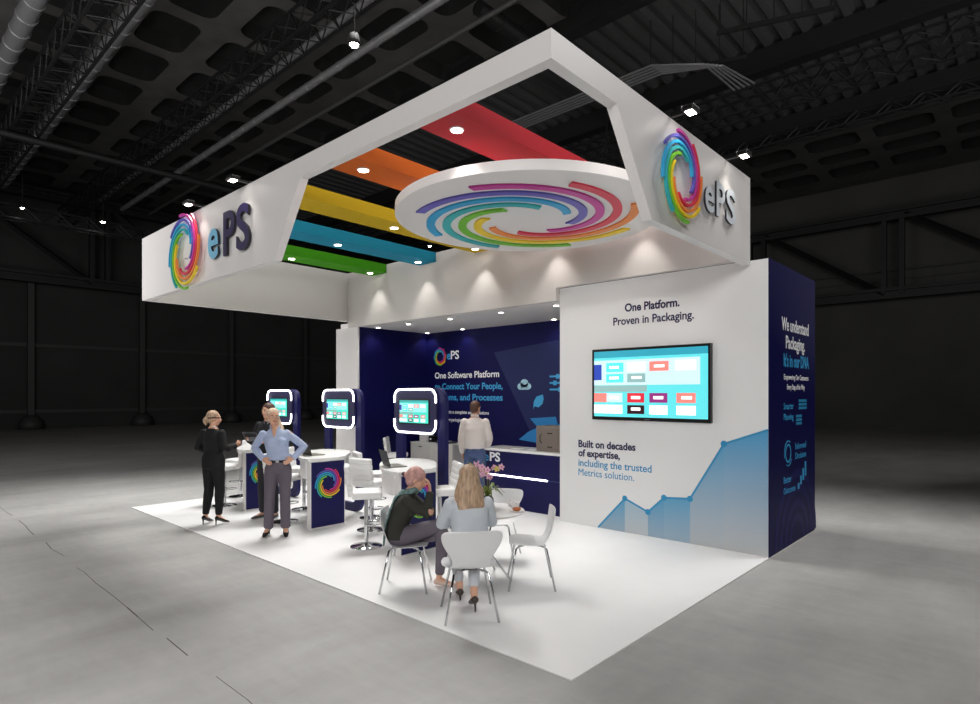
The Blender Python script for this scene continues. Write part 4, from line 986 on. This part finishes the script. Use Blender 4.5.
# woman with the headscarf, sitting with crossed legs
J = dict(pelvis=(0, -.08, .54), waist=(0, -.08, .67), chest=(0, -.02, .82), neck=(0, .04, .99), head=(0, .11, 1.11),
         shR=(.15, .02, .935), shL=(-.15, .02, .935), elR=(.13, .22, .77), wrR=(.04, .25, .985), elL=(-.14, .22, .74), wrL=(.02, .27, .79),
         hpR=(.085, -.02, .54), hpL=(-.085, -.02, .54), knR=(.03, .37, .655), anR=(-.05, .36, .3), knL=(-.06, .38, .52), anL=(-.03, .34, .11),
         toeR=(-.07, .5, .17), heelR=(-.05, .34, .25), toeL=(-.0, .49, .02), heelL=(-.03, .31, .035), pitch=R(-14), yaw=R(0),
         handR=(V((0, -.05, 1)), V((0, -1, 0)), V((-1, 0, 0)), .55), handL=(V((1, .1, .1)), V((0, -1, 0)), V((0, 0, 1)), .5))
ws, M, P, bd = person('person', 'woman in a pink headscarf and grey trousers sitting with crossed legs, hand at her face', (-2.42, .51, 0), fz(.74, .68), J,
    dict(top=dict(name='sweater', mat=mat('dark_green_knit', '#33332e', .9, bump=.2, bscale=120), low=-.02, puff=.018), bottom=dict(name='trousers', mat=mat('grey_trouser_soft', '#67606a', .85), hem=.05, len=.95), shoes=dict(mat=mat('shoe_nude', '#d9bcae', .6))))
b = hair_mb(P, M, 1.0, 0, 1.08); b.ell(P(0, -.02, .045), (.09, .1, .08), M); b.ell(P(0, -.125, .02), (.03, .03, .03), M)
remesh(b, 'headscarf', mat('pink_scarf', '#c89a92', .8, noise=.3, nscale=25, bump=.4, bscale=50), ws, .009, 2, .008)
b = MB(); b.loft([P(0, -.16, .03), P(0, -.14, .02), P(.0, -.12, .02)], [.02, .024, .03], (1, 0, 0), 8); b.build('hair_knot', mat('plum_hair', '#5a3a40', .7), ws, True)
b = MB(); sc_m = mat('scarf_teal', '#6f8a88', .85, noise=.5, nscale=22)
for k in range(16):
    pass
pts = [V((.075*math.cos(2*PI*k/14), .035+.08*math.sin(2*PI*k/14), .985+.025*math.sin(2*PI*k/14+.6))) for k in range(15)]
b.loft(pts, [(.032, .024)]*15, (0, 0, 1), 10)
b.loft([V((-.02, -.03, .995)), V((.03, -.11, .93)), V((.05, -.16, .8)), V((.06, -.2, .66)), V((.06, -.22, .52)), V((.06, -.225, .44))], [(.03, .02), (.045, .016), (.055, .014), (.05, .012), (.045, .01), (.035, .008)], (1, 0, 0), 10)
b.loft([V((-.02, -.03, .98)), V((-.05, -.11, .9)), V((-.06, -.16, .78)), V((-.05, -.18, .68))], [(.03, .02), (.04, .014), (.045, .012), (.035, .008)], (1, 0, 0), 10)
remesh(b, 'scarf', sc_m, ws, .009, 2, .01)
# woman with long blonde hair, from behind
J = dict(pelvis=(0, -.06, .56), waist=(0, -.06, .72), chest=(0, -.03, .9), neck=(0, .01, 1.08), head=(0, .05, 1.225),
         shR=(.17, .0, 1.02), shL=(-.17, .0, 1.02), elR=(.23, .14, .80), wrR=(.12, .34, .79), elL=(-.24, .12, .80), wrL=(-.12, .34, .79),
         hpR=(.085, -.02, .54), hpL=(-.085, -.02, .54), knR=(.1, .4, .54), anR=(.06, .12, .14), knL=(-.1, .42, .54), anL=(-.04, .42, .13),
         toeR=(.05, .2, .03), heelR=(.06, .06, .1), toeL=(-.03, .55, .02), heelL=(-.04, .38, .07), yaw=R(4), hs=1.03,
         handR=(V((-.7, .7, 0)), V((0, 0, -1)), V((-1, 0, 0)), .3), handL=(V((.7, .7, 0)), V((0, 0, -1)), V((1, 0, 0)), .3))
wl, M, P, bd = person('person', 'woman with long blonde hair in a pale top, seated and seen from behind', (-1.40, .40, 0), fz(-.78, .62), J,
    dict(top=dict(name='blouse', mat=mat('pale_blouse', '#cdd3da', .8, bump=.05, bscale=150), low=-.04, puff=.02, loose=.015, wr=.012), bottom=dict(name='trousers', mat=mat('pale_trousers', '#c9ccd2', .85), hem=.05, len=.85), shoes=dict(mat=mat('shoe_dark', '#3b302c', .4), heel=True)))
b = hair_mb(P, M, 1.03, 0, 1.06)
b.loft([P(0, -.05, .03), P(0, -.075, -.08), P(0, -.11, -.2), P(0, -.14, -.33), P(.0, -.15, -.44), P(-.01, -.145, -.53)], [(.09, .065), (.112, .06), (.128, .05), (.118, .04), (.078, .028), (.02, .012)], M @ V((1, 0, 0)), 18)
for x in (-1, 1): b.loft([P(x*.06, -.01, .0), P(x*.1, -.03, -.1), P(x*.112, -.07, -.23), P(x*.088, -.12, -.4)], [.032, .032, .03, .016], (0, 1, 0), 10)
remesh(b, 'hair', BLOND, wl, .009, 2, .014)
